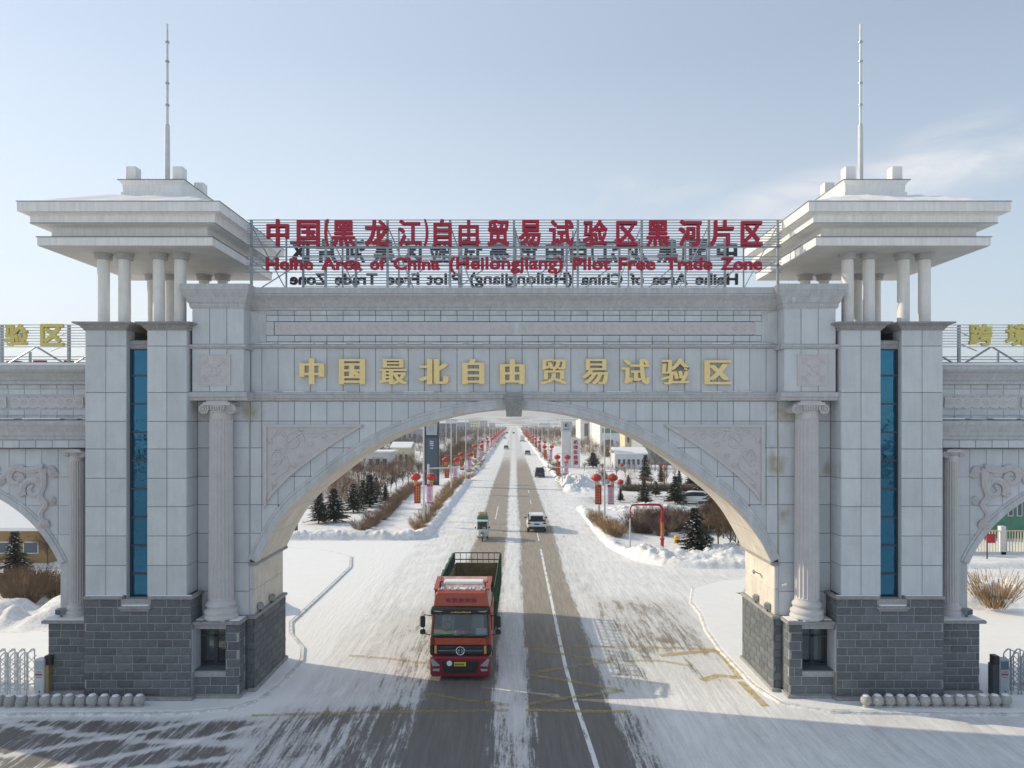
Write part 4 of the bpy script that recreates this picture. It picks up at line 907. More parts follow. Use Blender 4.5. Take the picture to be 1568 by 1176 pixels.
# ------------------------------------------------------------------ side arches (wings)
WW = 1.5
def wing(s):
    side = 'left' if s < 0 else 'right'
    root = wthing('side_arch', 'smaller grey granite arch adjoining the outer side of the %s tower' % side, 'arch', (s*22, 3, 0), group='side arches')
    m = s < 0; O = lambda mb, n, mt, p=root: mb.obj(n, M[mt], p, False, m)
    O(MB().box(16.1, 17.82, .622, 4.9, .2, 2.8), 'plinth_core', 'mortar')
    bricks(root, s, 16.13, 17.84, .60, .22, 2.80, .35)
    O(MB().bbox(16.12, 17.92, .5, 5, 0, .22, .03), 'base_course', 'ledge'); O(MB().bbox(16.12, 18.02, .46, 5, 2.80, 2.92, .02), 'plinth_ledge', 'ledge')
    O(MB().bbox(16.2, 17.9, .5, WW, 2.922, 2.955, .012), 'ledge_snow', 'snow')
    ionic(root, s, 17.08, 1.20, .29, 2.93, 9.43)
    # arch: centre -22.9 / 2.71, radius 5.41, springing at 4.9
    cx, cz, r = 22.9, 2.71, 5.41; a0 = math.acos(4.95/5.41); n = 40
    arcp = [(cx+r*math.cos(a0+(math.pi-2*a0)*i/n), cz+r*math.sin(a0+(math.pi-2*a0)*i/n)) for i in range(n+1)]   # from outer to inner
    arcp = arcp[::-1]; x_in = arcp[0][0]; x_out = arcp[-1][0]
    v = []; f = []
    for x, z in arcp: v += [(x, WW+.03, z), (x, WW+.03, 12.3), (x, 4.6, z), (x, 4.6, 12.3)]
    for i in range(n): a, b = 4*i, 4*i+4; f += [(a, b, b+1, a+1), (a+2, a+3, b+3, b+2), (a, a+2, b+2, b), (a+1, b+1, b+3, a+3)]
    mb = MB().add(v, f); mb.box(16.12, x_in, WW+.03, 4.6, 2.9, 12.3); mb.box(x_out, 31, WW+.03, 4.6, 0, 12.3); O(mb, 'arch_core', 'granite_plain')
    O(MB().bbox(x_out-.1, 31.2, .6, 5, 0, 2.8, .03), 'outer_pier', 'brick')
    ext = [(cx+(r+.32)*math.cos(t), cz+(r+.32)*math.sin(t)) for t in [math.pi-a0+.12-(math.pi-2*a0+.24)*i/60 for i in range(61)]]
    exf = lambda x: float(np.interp(x, [p[0] for p in ext], [p[1] for p in ext], left=-9, right=-9))
    wr = [2.95, 3.77, 4.90, 6.04, 7.19, 8.32, 9.44]; cols = [16.14, 16.75, 17.42, 18.03]+[18.03+.646*k for k in range(1, 18)]
    for x0, x1 in zip(cols, cols[1:]):
        if x0 > 28.3: break
        for z0, z1 in zip(wr, wr[1:]):
            if x1 <= 18.0: panel(root, s, x0, min(x1, 17.96), WW, z0, z1, 'granite')
            elif z1 > 5.2: clip_panel(root, s, x0, x1, WW, z0, z1, lambda x: max(exf(x)-.02, 2), 'granite')
            elif x0 < 18.1: panel(root, s, 17.40, 17.96, WW-.001, z0, z1) if False else None
    # moulding round the arch
    rings = []
    for d, y in ((0, WW+.1), (0, WW-.07), (.22, WW-.07), (.24, WW-.03), (.32, WW-.03), (.32, WW+.05)):
        rings.append([(cx+(r+d)*math.cos(t), y, cz+(r+d)*math.sin(t)) for t in [math.pi-a0-(math.pi-2*a0)*i/n for i in range(n+1)]])
    v = [q for R_ in rings for q in R_]; k = n+1; f = [(a*k+i, (a+1)*k+i, (a+1)*k+i+1, a*k+i+1) for a in range(5) for i in range(n)]
    O(MB().add(v, f), 'arch_moulding', 'granite_plain')
    # entablature
    pf = lambda prof, nm, mt: O(MB().prism_x(prof, 16.125, 29), nm, mt)
    pf([(1.7, 11.98), (1.38, 11.98), (1.36, 12.10), (1.3, 12.14), (1.24, 12.24), (1.1, 12.40), (1.0, 12.46), (1.0, 12.50), (.95, 12.52), (.95, 12.67), (4.8, 12.67), (4.8, 11.98)], 'cornice', 'cornice')
    pf([(1.7, 9.80), (1.2, 9.80), (1.18, 9.93), (1.14, 9.97), (1.12, 10.1), (1.02, 10.3), (.96, 10.4), (.94, 10.53), (1.0, 10.56), (1.7, 10.60)], 'cornice', 'cornice')
    pf([(1.7, 9.46), (1.24, 9.46), (1.24, 9.80), (1.7, 9.80)], 'frieze_core', 'joint')
    rg = random.Random(5+s); mb = MB()
    mb.bbox(16.2, 29, 1.0, 4.7, 12.672, 12.80, .05); x = 16.2
    while x < 28.5: w_ = rg.uniform(.3, 1.6); mb.bbox(x, x+w_, 1.0, WW-.02, 10.60, 10.625+rg.uniform(0, .03), .008); x += w_+rg.uniform(0, .4)
    sn = O(mb, 'ledge_snow', 'snow'); sn['kind'] = 'stuff'
    gx = [16.13+.646*k for k in range(20)]
    for x0, x1 in zip(gx, gx[1:]):
        panel(root, s, x0, x1, WW-.02, 11.80, 11.98, 'granite_plain', .05); panel(root, s, x0, x1, 1.2, 9.48, 9.79, 'granite', .05)
        if x0 > 16.7: panel(root, s, x0, x1, WW, 11.57, 11.80); panel(root, s, x0, x1, WW, 10.76, 10.97)
        panel(root, s, x0, x1, WW-.02, 10.60, 10.75, 'granite_plain', .05)
    panel(root, s, 16.13, 16.72, WW, 10.76, 11.80)
    n_ = 8; w_ = .36; xa = 17.0
    for i in range(3):
        mb = MB(); pts = []; x0 = xa+i*3.05; sm_ = 1
        for kk in range(n_):
            for j in range(6): a = math.pi*j/6; pts.append((x0+w_*(kk+.5)-w_/2*math.cos(a), 11.09-.05*math.sin(a)))
        for kk in range(n_-1, -1, -1):
            for j in range(6): a = math.pi*j/6; pts.append((x0+w_*(kk+.5)+w_/2*math.cos(a), 11.44+.05*math.sin(a)))
        mb.prism_y(pts, WW-.04, WW+.03)
        for kk in range(n_): cx_ = x0+w_*(kk+.5); spiral(mb, cx_, 11.30, WW-.04, .12, .02, 0, 1.4, .018, .01, 16, 4, 1 if kk % 2 else -1)
        O(mb, 'cloud_relief', 'pink')
    # acanthus scroll in the spandrel
    c = MB(); y = WW-.02; X = lambda u: 18.35+u; Z = lambda w: 8.86-w
    spiral(c, X(.62), Z(1.02), y, .46, .10, -.6, 1.35, .16, .09, 30, 6, 1); spiral(c, X(1.25), Z(.55), y, .40, .1, 2.2, 1.2, .15, .08, 28, 6, -1)
    curve(c, [(X(.25), Z(.25)), (X(.22), Z(.8)), (X(.35), Z(1.3)), (X(.15), Z(1.62)), (X(.35), Z(2.0)), (X(.22), Z(2.35))], y, .15, .10, 6, 7)
    curve(c, [(X(.2), Z(.15)), (X(.8), Z(.28)), (X(1.4), Z(.18)), (X(1.85), Z(.55)), (X(2.3), Z(.35)), (X(2.7), Z(.45)), (X(3.3), Z(.2))], y, .16, .08, 6, 7)
    for (u, w, a, L) in ((.1, .1, -2.4, .45), (.35, .1, -2.0, .4), (.1, .35, -2.9, .42), (.5, .3, 4.4, .5), (.05, 1.5, 3.0, .3), (.3, 2.1, 4.5, .5), (.25, 2.2, 4.9, .42), (.3, 2.2, 4.1, .42), (.9, .75, .3, .4), (1.7, .5, -.7, .5), (1.9, .3, .4, .45), (2.4, .3, .5, .4), (1.0, 1.0, 5.2, .35), (.6, .55, 3.9, .4), (2.0, .55, -.2, .5)): leaf(c, X(u), Z(w), a, L*1.15, .36, y+.02, .13)
    c.mesh; O(c, 'acanthus_scroll', 'pink')
    # rooftop sign of this wing
    sg = wthing('rooftop_sign', ('gold character sign on steel rails above the left side arch' if s < 0 else 'gold character sign on steel rails above the right side arch'), 'sign', (s*20, 2.2, 12.7), group='gold rooftop signs')
    yF = 1.9; sc = SC(yF); x0, x1 = 16.5, 29
    zt, zb = 10.5+(646-497.5)/sc, 10.5+(646-531)/sc
    for i in range(9): z = zt-(zt-zb)*i/8; MB().box(x0, x1, yF, yF+.03, z-.017, z+.017).obj('slat', M['steel_white'], sg, mirror=m)
    for i in range(4): z = zb-.22-.12*i; MB().box(x0, x1, yF+2.0, yF+2.03, z-.017, z+.017).obj('slat', M['steel'], sg, mirror=m)
    for x in (17.9, 20.6, 23.3, 26, 28.8): MB().box(x-.05, x+.05, yF+.04, yF+.13, 12.67, zt).obj('post', M['steel'], sg, mirror=m); MB().box(x+.18, x+.26, yF+2.04, yF+2.12, 12.67, zb).obj('post', M['steel'], sg, mirror=m)
    for k, x in enumerate((16.6, 17.9, 19.25, 20.6, 22.0, 23.3)): MB().bar((x, yF+.1, zb if k % 2 == 0 else 12.72), (x+1.3, yF+.1, 12.72 if k % 2 == 0 else zb), .06).obj('brace', M['steel'], sg, mirror=m)
    for z in (zb+.02, zb+.5): MB().bar((16.6, yF+.15, z), (17.6, yF+1.9, z+.0), .05).bar((18.0, yF+.15, z+.1), (19.8, yF+1.9, z), .05).obj('brace', M['steel_white'], sg, mirror=m)
    for ch_, px in ((('验', 27), ('区', 82)) if s < 0 else (('跨', 1500), ('境', 1556))):
        X_ = (px-CX)/sc; me = glyph(ch_, 36/sc, 34/sc, .10, .01, .028, 1, 'letter'); me.materials.append(M['gold_side']); link('letter', me, None, sg, (X_-sg.location.x, yF-.01-sg.location.y, zb-sg.location.z+.02))
    for ch_, px in ((('贸', 22), ('易', 62), ('片', 103)) if s < 0 else ()):      # backs of the letters facing the other way
        s2 = SC(yF+2.05); me = glyph(ch_, 26/s2, 22/s2, .08, .01, .022, 1, 'letter', True); me.materials.append(M['red_letter'] if s < 0 else M['back_letter']); link('letter', me, None, sg, ((px-CX)/s2-sg.location.x, yF+2.12-sg.location.y, zb-.98-sg.location.z))
    return root
wing(-1); wing(1)
# ------------------------------------------------------------------ great rooftop sign
def big_sign():
    yF = 1.6; s = SC(yF); Zp = lambda py: CAMZ-(py-HY)/s; Xp = lambda px: (px-CX)/s
    sg = wthing('rooftop_sign', 'long rooftop sign of dark red Chinese and English letters above the main arch', 'sign', (0, yF, 15.6))
    O = lambda mb, n, mt: mb.obj(n, M[mt], sg)
    for i in range(11): z = Zp(336.8+i*4.15); O(MB().box(Xp(378.5), Xp(1197), yF, yF+.028, z-.016, z+.016), 'slat', 'steel')
    for i in range(6): z = Zp(393+i*4.7); O(MB().box(Xp(376.5), Xp(1197), yF, yF+.028, z-.016, z+.016), 'slat', 'steel')
    for px in (384, 498, 593, 689, 787, 885, 983, 1086, 1192):
        O(MB().box(Xp(px)-.045, Xp(px)+.045, yF+.03, yF+.12, 15.64, Zp(336)), 'post', 'steel')
    for px in (427, 516, 605, 700, 790, 880, 968, 1058, 1150):
        O(MB().box(Xp(px)-.03, Xp(px)+.03, yF+.9, yF+.96, 15.64, Zp(345)), 'post', 'steel')
    for z in (Zp(377.5), Zp(406)): O(MB().box(Xp(378), Xp(1196), yF+.03, yF+.09, z-.035, z+.035), 'rail', 'steel')
    for i, px in enumerate((384, 498, 593, 689, 787, 885, 983, 1086, 1192)):
        d = -1 if px > 787 else 1; x = Xp(px)
        O(MB().bar((x, yF+.1, Zp(345)), (x+d*.95, yF+2.2, 15.68), .05), 'brace', 'steel' if px < 900 else 'steel_white')
        if i < 8: O(MB().bar((x+.1, yF+.14, 15.68), (x+1.3, yF+.9, Zp(405)), .035), 'brace', 'steel')
    O(MB().bar((Xp(384), yF+.1, Zp(378)), (Xp(404), yF+.5, Zp(404)), .05).bar((Xp(404), yF+.5, Zp(404)), (Xp(424), yF+.5, Zp(378)), .05), 'brace', 'steel')
    row = [('中', 426.5, 34, 41), ('国', 473, 35, 40), ('(', 501, 7, 41), ('黑', 527, 35, 39), ('龙', 577.5, 37, 40), ('江', 628, 36, 40), (')', 653, 7, 41), ('自', 678, 28, 41), ('由', 718, 31, 40), ('贸', 763, 34, 40), ('易', 811, 34, 40), ('试', 859.4, 38, 40), ('验', 911, 38, 40), ('区', 959.6, 33, 38), ('黑', 1007, 35, 39), ('河', 1056, 35, 40), ('片', 1104.6, 36, 40), ('区', 1150, 33, 38)]
    for ch_, px, w_, h_ in row:
        me = glyph(ch_, w_/s, h_/s, .12, .004 if ch_ not in '()' else .0, .026, 1, 'letter'); me.materials.append(M['red_letter']); link('letter', me, None, sg, (Xp(px), -.01, Zp(377.5)-15.6))
    words = [('Heihe', 408, 480), ('Area', 493, 554), ('of', 567, 591), ('China', 603, 674), ('(Heilongjiang)', 688, 862), ('Pilot', 877, 935), ('Free', 947, 1003), ('Trade', 1018, 1090), ('Zone', 1103, 1166)]
    for w_, a, b in words:
        desc = any(c in w_ for c in 'gj()'); h_ = 26 if desc else 19.5
        me = glyph(w_, (b-a)/s, h_/s, .10, .004, .020, 1, 'lettering'); me.materials.append(M['red_letter']); link('lettering', me, None, sg, (Xp((a+b)/2), -.01, Zp(419.5 if desc else 414.3)-15.6))
    # the twin sign facing the other way, seen from behind
    yB = 4.5; s2 = SC(yB); k = s2/s
    bs = wthing('rooftop_sign', 'twin rooftop sign facing away, its dark mirrored letters seen through the rails', 'sign', (0, yB, 15.6))
    Zb = lambda py: CAMZ-(HY-py)*-1/s2 if 0 else CAMZ+(HY-py)/s2
    yt = HY-(HY-337)*k; yb = HY-(HY-377.5)*k; et = HY-(HY-393)*k; eb = HY-(HY-417)*k
    for i in range(11): z = Zb(yt+i*(yb-yt)/10); MB().box(-9.25, 9.3, yB-.03, yB, z-.018, z+.018).obj('slat', M['steel'], bs)
    for i in range(6): z = Zb(et+i*(eb-et)/5); MB().box(-9.25, 9.3, yB-.03, yB, z-.018, z+.018).obj('slat', M['steel'], bs)
    for x in (-9.2, -6.9, -4.6, -2.3, 0, 2.3, 4.6, 6.9, 9.2): MB().box(x-.045, x+.045, yB-.12, yB-.03, 15.64, Zb(yt)).obj('post', M['steel'], bs)
    for ch_, px, w_, h_ in row:
        me = glyph(ch_, w_/s, h_/s, .12, .004 if ch_ not in '()' else .0, .026, 1, 'letter', True); me.materials.append(M['back_letter'])
        me.transform(Matrix.Translation((0, .14, 0))); link('letter', me, None, bs, (-(px-CX)/s, 0, Zp(377.5)-15.6))
    for w_, a, b in words:
        desc = any(c in w_ for c in 'gj()'); h_ = 26 if desc else 19.5
        me = glyph(w_, (b-a)/s, h_/s, .10, .004, .020, 1, 'lettering', True); me.materials.append(M['back_letter']); me.transform(Matrix.Translation((0, .12, 0))); link('lettering', me, None, bs, (-((a+b)/2-CX)/s, 0, Zp(419.5 if desc else 414.3)-15.6))
    t = wthing('floodlight', 'white floodlight on a bent arm at the right end of the beam cornice', 'floodlight', (10.35, .5, 15.5))
    MB().path([(10.15, .7, 15.66), (10.25, .45, 15.55), (10.45, .3, 15.3)], .03, 6).obj('arm', M['steel_white'], t)
    MB().path([(10.4, .33, 15.38), (10.6, .15, 15.02)], [.07, .10], 8).obj('lamp_head', M['steel_white'], t)
big_sign()

# ------------------------------------------------------------------ stone balls, sliding gates, small fittings
def ordn(k): return ['first', 'second', 'third', 'fourth', 'fifth', 'sixth', 'seventh', 'eighth', 'ninth', 'tenth', 'eleventh', 'twelfth', 'thirteenth', 'fourteenth', 'fifteenth'][k]
def ballmesh():
    mb = MB(); r = .205; mb.lathe(0, 0, [(r*math.cos(a), .25+r*math.sin(a)) for a in [math.pi*(-.5+i/12) for i in range(1, 12)]], 20); return mb
bt = thing('stone_ball', 'x', 'stone ball', (0, 0, .1)); bm_ = ballmesh().obj('ball', M['stone_ball'], bt, True); MB().lathe(0, 0, [(.15, -.02), (.15, .06), (.11, .09)], 14).obj('ball_base', M['stone_ball'], bt)
sc_ = MB().lathe(0, 0, [(.13, .405), (.10, .44), (.04, .462), (.01, .465)], 14).obj('snow_cap', M['snow'], bt)
first = True
for s, x0, st, nn in ((-1, -13.70, -.428, 14), (1, 12.86, .427, 13)):
    for k in range(nn):
        p = (x0+st*k+random.uniform(-.015, .015), -.62+random.uniform(-.02, .02), .09)
        lb = 'grey stone ball before the %s tower, %s from the road end' % ('left' if s < 0 else 'right', ordn(k))
        b_ = bt if first else dup(bt, p, random.uniform(0, 6)); b_.location = p; b_['label'] = lb; b_['group'] = 'stone balls before the %s tower' % ('left' if s < 0 else 'right'); first = False
        b_.scale = (random.uniform(.96, 1.04),)*3
def slide_gate(s):
    root = thing('sliding_gate', 'folding stainless steel accordion gate standing collapsed beside the %s tower' % ('left' if s < 0 else 'right'), 'gate', (s*(18.35 if s < 0 else 18.75), .75, .085), group='accordion gates')
    g0 = MB(); 
    for y in (-.22, .22): 
        g0.path([(0, y, .05), (0, y, 1.42), (.05, y, 1.5)], .022, 6); g0.path([(.26, y, .05), (.26, y, 1.58)], .022, 6)
        g0.path([(.05, y, 1.5), (.15, y, 1.6), (.26, y, 1.60)], .024, 6)
    g0.path([(.26, -.22, 1.58), (.26, .22, 1.58)], .018, 6); g0.path([(0, -.22, .3), (0, .22, .3)], .018, 6); g0.path([(.26, -.22, .3), (.26, .22, .3)], .018, 6)
    for x in (0, .26): g0.lathe(x, -.22, [(.035, 0), (.035, .05)], 8); g0.lathe(x, .22, [(.035, 0), (.035, .05)], 8)
    fm = g0.mesh('gate_frame', M['steel_white'] if s < 0 else M['steel'])
    lt = MB(); 
    for z in (.25, .62, .99): lt.bar((0, 0, z), (.38, 0, z+.37), .022); lt.bar((0, 0, z+.37), (.38, 0, z), .022)
    lt.box(-.01, .39, -.01, .01, .22, .25)
    lm = lt.mesh('lattice', M['steel_white'] if s < 0 else M['steel'])
    for k in range(22):
        x = s*(.38*k+.25)-(.26 if s < 0 else 0)
        link('gate_frame', fm, None, root, (x, 0, 0), None, None); link('lattice', lm, None, root, (x-(.06 if s < 0 else -.0), -.24, 0)); link('lattice', lm, None, root, (x-(.06 if s < 0 else -.0), .24, 0))
    c = thing('control_cabinet', 'steel gate control cabinet with a small screen and red print beside the %s tower' % ('left' if s < 0 else 'right'), 'cabinet', (s*(18.02 if s < 0 else 18.62), .35, .085), group='gate control cabinets')
    body = MB().bbox(-.185, .185, 0, .34, 0, 1.40, .03).obj('body', M['steel'] if s > 0 else M['steel_white'], c)
    MB().bbox(-.15, .15, -.012, 0, 1.02, 1.33, .008).obj('screen', M['pylon_grey'] if s < 0 else M['pylon_blue'], c)
    bp_ = MB()
    for i in range(6): bp_.box(-.13+i*.045, -.13+i*.045+.034, -.012, -.001, .80, .86)
    bp_.obj('red_print', M['red_text'], c); MB().box(-.1, .1, -.01, -.001, .92, .94).box(-.1, .1, -.01, -.001, .72, .735).obj('fine_print', M['frame_dark'], c)
    MB().path([(.02, -.012, .18), (.02, .0, .18)], .03, 10).obj('lock', M['black'], c)
    if s < 0: MB().box(.19, .33, .05, .3, 0, 1.15).obj('side_panel', M['tan_box'], c); MB().box(.14, .4, .1, .4, 1.15, 1.5).obj('motor_box', M['black'], c)
    else: MB().bbox(-.42, -.19, .05, .34, 0, 1.2, .01).obj('side_panel', M['frame_dark'], c); MB().box(-.38, -.19, .02, .3, 1.2, 1.52).obj('motor_box', M['black'], c)
slide_gate(-1); slide_gate(1)
def flood(name, loc, rz, label):
    t = thing(name, label, 'floodlight', loc, rz)
    MB().bbox(-.16, .16, -.14, .12, .10, .34, .03).obj('lamp_body', M['ledge'], t); MB().box(-.14, .14, -.15, -.141, .13, .31).obj('lamp_glass', M['win'], t); MB().box(-.03, .03, -.03, .03, 0, .12).obj('bracket', M['frame_dark'], t)
for s in (-1, 1):
    for y, w in ((1.55, 'near'), (2.9, 'far')): flood('floodlight', (s*10.05, y, 3.0), s*R(60), 'grey box floodlight on the %s inner ledge of the main arch, the %ser one' % ('left' if s < 0 else 'right', 'near' if w == 'near' else 'farth'))
    flood('floodlight', (s*17.55, .95, 2.93), s*R(20), 'small floodlight on the ledge of the %s side arch beside the slim column' % ('left' if s < 0 else 'right'))
t = thing('security_camera', 'small white security camera on the right tower wall beside the fluted column', 'camera', (10.42, .97, 4.2))
MB().path([(0, 0, 0), (0, -.12, 0)], .02, 6).obj('bracket', M['steel_white'], t); MB().path([(-.08, -.14, -.03), (.10, -.18, .02)], .06, 8).obj('camera_body', M['steel_white'], t)
t = thing('security_camera', 'bracket camera on the sunlit inner wall of the right arch leg', 'camera', (10.10, 2.6, 4.25))
MB().path([(0, 0, 0), (-.25, 0, .12)], .02, 6).obj('bracket', M['frame_dark'], t); MB().path([(-.22, .12, .12), (-.30, -.18, .08)], .045, 8).obj('camera_body', M['ledge'], t)
# ------------------------------------------------------------------ lorry
M['lorry_red'] = mat('lorry_red', (.43, .082, .042), .42, noise=[(1.8, .14), (12, .07)])
M['lorry_bumper'] = mat('lorry_bumper', (.21, .017, .03), .38, noise=(2.5, .15))
M['lorry_dusty'] = mat('lorry_roof', (.55, .38, .33), .7, noise=[(3, .3), (14, .15)])
M['rust'] = mat('rusty_board', (.27, .22, .13), .85, noise=[(4, .3), (20, .25)], bump=(12, .4))
M['bed_green'] = mat('green_tarp', (.04, .085, .055), .8, noise=(3, .35))
M['cargo'] = mat('dark_load', (.06, .055, .05), .95, noise=(3, .4), bump=(6, .8))
M['lamp_glass'] = mat('lamp_glass', (.34, .35, .36), .15)
M['chrome'] = mat('chrome', (.7, .72, .74), .2, metal=.9)
M['plate_y'] = mat('yellow_plate', (.72, .56, .02), .4); M['amber'] = mat('amber', (.65, .36, .12), .3)
M['cloth_green'] = mat('green_cloth', (.05, .28, .05), .8, noise=(6, .4)); M['paper'] = mat('paper', (.7, .76, .82), .6); M['pinkish'] = mat('dash_ornament', (.6, .25, .35), .6)
def ring(y, hx, z0, z1, c=.08, ht=None, x=0):
    ht = hx if ht is None else ht
    return [(x-hx, y, z0+c), (x-hx+c, y, z0), (x+hx-c, y, z0), (x+hx, y, z0+c), (x+ht, y, z1-c), (x+ht-c, y, z1), (x-ht+c, y, z1), (x-ht, y, z1-c)]
def wheel(root, x, y, r, w, rim=True):
    t = MB().wheel(x, y, r, r, w, 22).obj('wheel', M['rubber'], root)
    sd = 1 if x > 0 else -1; MB().wheel(x+sd*w*.12, y, r, r*.58, w*.8, 16).obj('rim', M['steel'], t); return t
def lorry():
    x, y = -2.18, FPX/37.6-CAMD
    root = thing('lorry', 'dusty red lorry with open slatted cargo bed driving out under the main arch', 'lorry', (x, y, 0), R(-.7))
    O = lambda mb, n, mt, p=root: mb.obj(n, M[mt], p)
    H = 1.24
    # cab shell built as panels round the openings
    cab = MB(); cab.loft([ring(.10, H, 1.0, 1.76, .05), ring(.06, H, 1.0, 1.74, .05)][::-1])
    cab.loft([ring(.06, H-.02, .95, 1.74, .06), ring(2.25, H, .95, 1.74, .06)])
    for sd in (-1, 1):            # A pillars and sides
        cab.add([(sd*(H-.02), .07, 1.7), (sd*(H-.10), .07, 1.7), (sd*(H-.16), .30, 2.68), (sd*(H-.06), .30, 2.68), (sd*H, .30, 1.7), (sd*(H-.12), .30, 1.7), (sd*(H-.18), .5, 2.68), (sd*(H-.04), .5, 2.68)], [(0, 1, 2, 3), (1, 5, 6, 2), (0, 3, 7, 4), (4, 7, 6, 5)])
        cab.box(min(sd*(H-.03), sd*H), max(sd*(H-.03), sd*H), 1.15, 2.25, 1.7, 2.72); cab.box(min(sd*(H-.05), sd*(H-.01)), max(sd*(H-.05), sd*(H-.01)), .3, 1.2, 2.5, 2.72)
    cab.box(-H, H, 2.22, 2.25, 1.7, 2.72)
    O(cab, 'cab', 'lorry_red')
    rf = MB(); rf.loft([ring(.28, H-.06, 2.66, 2.9, .05, H-.10), ring(.42, H-.08, 2.66, 3.42, .09, H-.16), ring(.62, H-.08, 2.66, 3.50, .10, H-.16), ring(.66, H-.08, 2.66, 3.40, .10, H-.2)])
    O(rf, 'roof_deflector', 'lorry_red')
    O(MB().loft([ring(.66, H-.06, 2.66, 3.38, .08, H-.2), ring(1.5, H-.06, 2.66, 3.55, .08, H-.16), ring(2.25, H-.06, 2.66, 3.72, .08, H-.14)]), 'cab_roof', 'lorry_dusty')
    rr = MB()
    for sd in (-1, 1):
        rr.loft([[(sd*.98, .6, 3.5), (sd*1.16, .6, 3.5), (sd*1.16, .6, 3.56), (sd*.98, .6, 3.56)], [(sd*1.0, 2.2, 3.72), (sd*1.2, 2.2, 3.60), (sd*1.2, 2.2, 3.74), (sd*1.0, 2.2, 3.74)]])
    O(rr, 'roof_fairing', 'lorry_red')
    O(MB().bbox(-.85, .85, 1.5, 2.2, 3.52, 3.66, .03), 'roof_panel', 'snow'); O(MB().bbox(-.36, .36, .85, 1.15, 3.42, 3.50, .02), 'roof_hatch', 'snow')
    for xx in (-.82, -.5, -.2, .2, .5, .82):
        O(MB().path([(xx, .62, 3.50), (xx, .9, 3.52)], [.06, .09], 8), 'roof_horn', 'chrome')
    for xx in (-.95, .95): O(MB().path([(xx, 1.1, 3.5), (xx, 1.1, 3.72), (xx+.12, 1.1, 3.75)], .03, 6), 'roof_bracket', 'black')
    me = glyph('东风商用车', 1.30, .22, .02, .01, .012, 1, 'lettering'); me.materials.append(M['lorry_bumper']); o = link('lettering', me, None, root, (0, .345, 3.02), (R(-10), 0, 0))
    v = MB().loft([ring(-.02, H-.03, 2.66, 2.86, .04), ring(.10, H-.03, 2.64, 2.92, .04), ring(.32, H-.05, 2.62, 2.93, .04)]); v = O(v, 'sun_visor', 'black')
    for sd in (-1, 1): MB().prism_y([(sd*.70, 2.80), (sd*1.12, 2.83), (sd*1.02, 2.76), (sd*.8, 2.76)] if sd > 0 else [(-.70, 2.80), (-.8, 2.76), (-1.02, 2.76), (-1.12, 2.83)], -.035, -.01).obj('visor_lamp', M['lamp_glass'], v)
    g = MB(); rg = random.Random(4); xx = -.40
    while xx < .42: w_ = rg.uniform(.03, .07); g.box(xx, xx+w_, -.03, -.018, 2.73, 2.73+rg.uniform(.03, .06)); xx += w_+.02
    O(g, 'gold_print', 'mark_gold')
    gl = MB().add([(-(H-.12), .055, 1.78), (H-.12, .055, 1.78), (H-.17, .29, 2.66), (-(H-.17), .29, 2.66)], [(0, 1, 2, 3)]); O(gl, 'windscreen', 'glass')
    fr = MB(); fr.path([(-(H-.1), .05, 1.76), (H-.1, .05, 1.76)], .03, 6); fr.path([(-(H-.1), .05, 1.76), (-(H-.15), .29, 2.66)], .028, 6); fr.path([(H-.1, .05, 1.76), (H-.15, .29, 2.66)], .028, 6); O(fr, 'windscreen_seal', 'black')
    for a, b in ((-.9, -.25), (-.1, .55)): O(MB().path([(a, .02, 1.79), (b, .03, 1.86)], .014, 5), 'wiper', 'black')
    inn = MB(); inn.box(-1.15, 1.15, .16, .62, 1.3, 1.80); O(inn, 'dashboard', 'cloth_green'); O(MB().box(-1.18, 1.18, 1.5, 2.2, 1.2, 2.6).box(-1.15, 1.15, .3, 2.2, .96, 1.2), 'cab_interior', 'black')
    for xx in (-.62, .62): O(MB().bbox(xx-.26, xx+.26, 1.15, 1.4, 1.3, 2.3, .06), 'seat', 'grey_wall')
    O(MB().add([(.62, .12, 1.82), (1.05, .12, 1.82), (1.05, .2, 2.05), (.62, .2, 2.05)], [(0, 1, 2, 3)]), 'paper', 'paper'); O(MB().bbox(-.25, .05, .17, .3, 1.8, 1.95, .04), 'dash_ornament', 'pinkish')
    st = MB().path([(-.62+.2*math.cos(a), .62+.10*math.sin(a), 2.0+.17*math.sin(a)) for a in [2*math.pi*i/16 for i in range(17)]], .018, 6); O(st, 'steering_wheel', 'black')
    # nose: hood panel, grille, side air guides
    O(MB().bbox(-1.05, 1.05, .0, .07, 1.40, 1.70, .03), 'hood_panel', 'lorry_red')
    gr = O(MB().bbox(-.93, .93, -.02, .05, 1.02, 1.37, .03), 'grille', 'frame_dark')
    for z in (1.10, 1.28): MB().box(-.9, .9, -.045, -.021, z-.012, z+.012).obj('grille_bar', M['black'], gr)
    MB().box(-.9, .9, -.05, -.02, 1.185, 1.205).obj('grille_bar', M['chrome'], gr)
    rg_ = MB().path([(.165*math.cos(a), -.06, 1.19+.165*math.sin(a)) for a in [2*math.pi*i/24 for i in range(25)]], .02, 6); rg_.obj('badge', M['chrome'], gr)
    sw = MB()      # two curved blades facing each other inside the ring
    for sd in (-1, 1): sw.prism_y([(sd*.02, 1.31), (sd*.10, 1.22), (sd*.11, 1.15), (sd*.03, 1.06), (sd*.045, 1.15), (sd*.03, 1.22)][::sd], -.07, -.05)
    sw.obj('badge_blade', M['chrome'], gr)
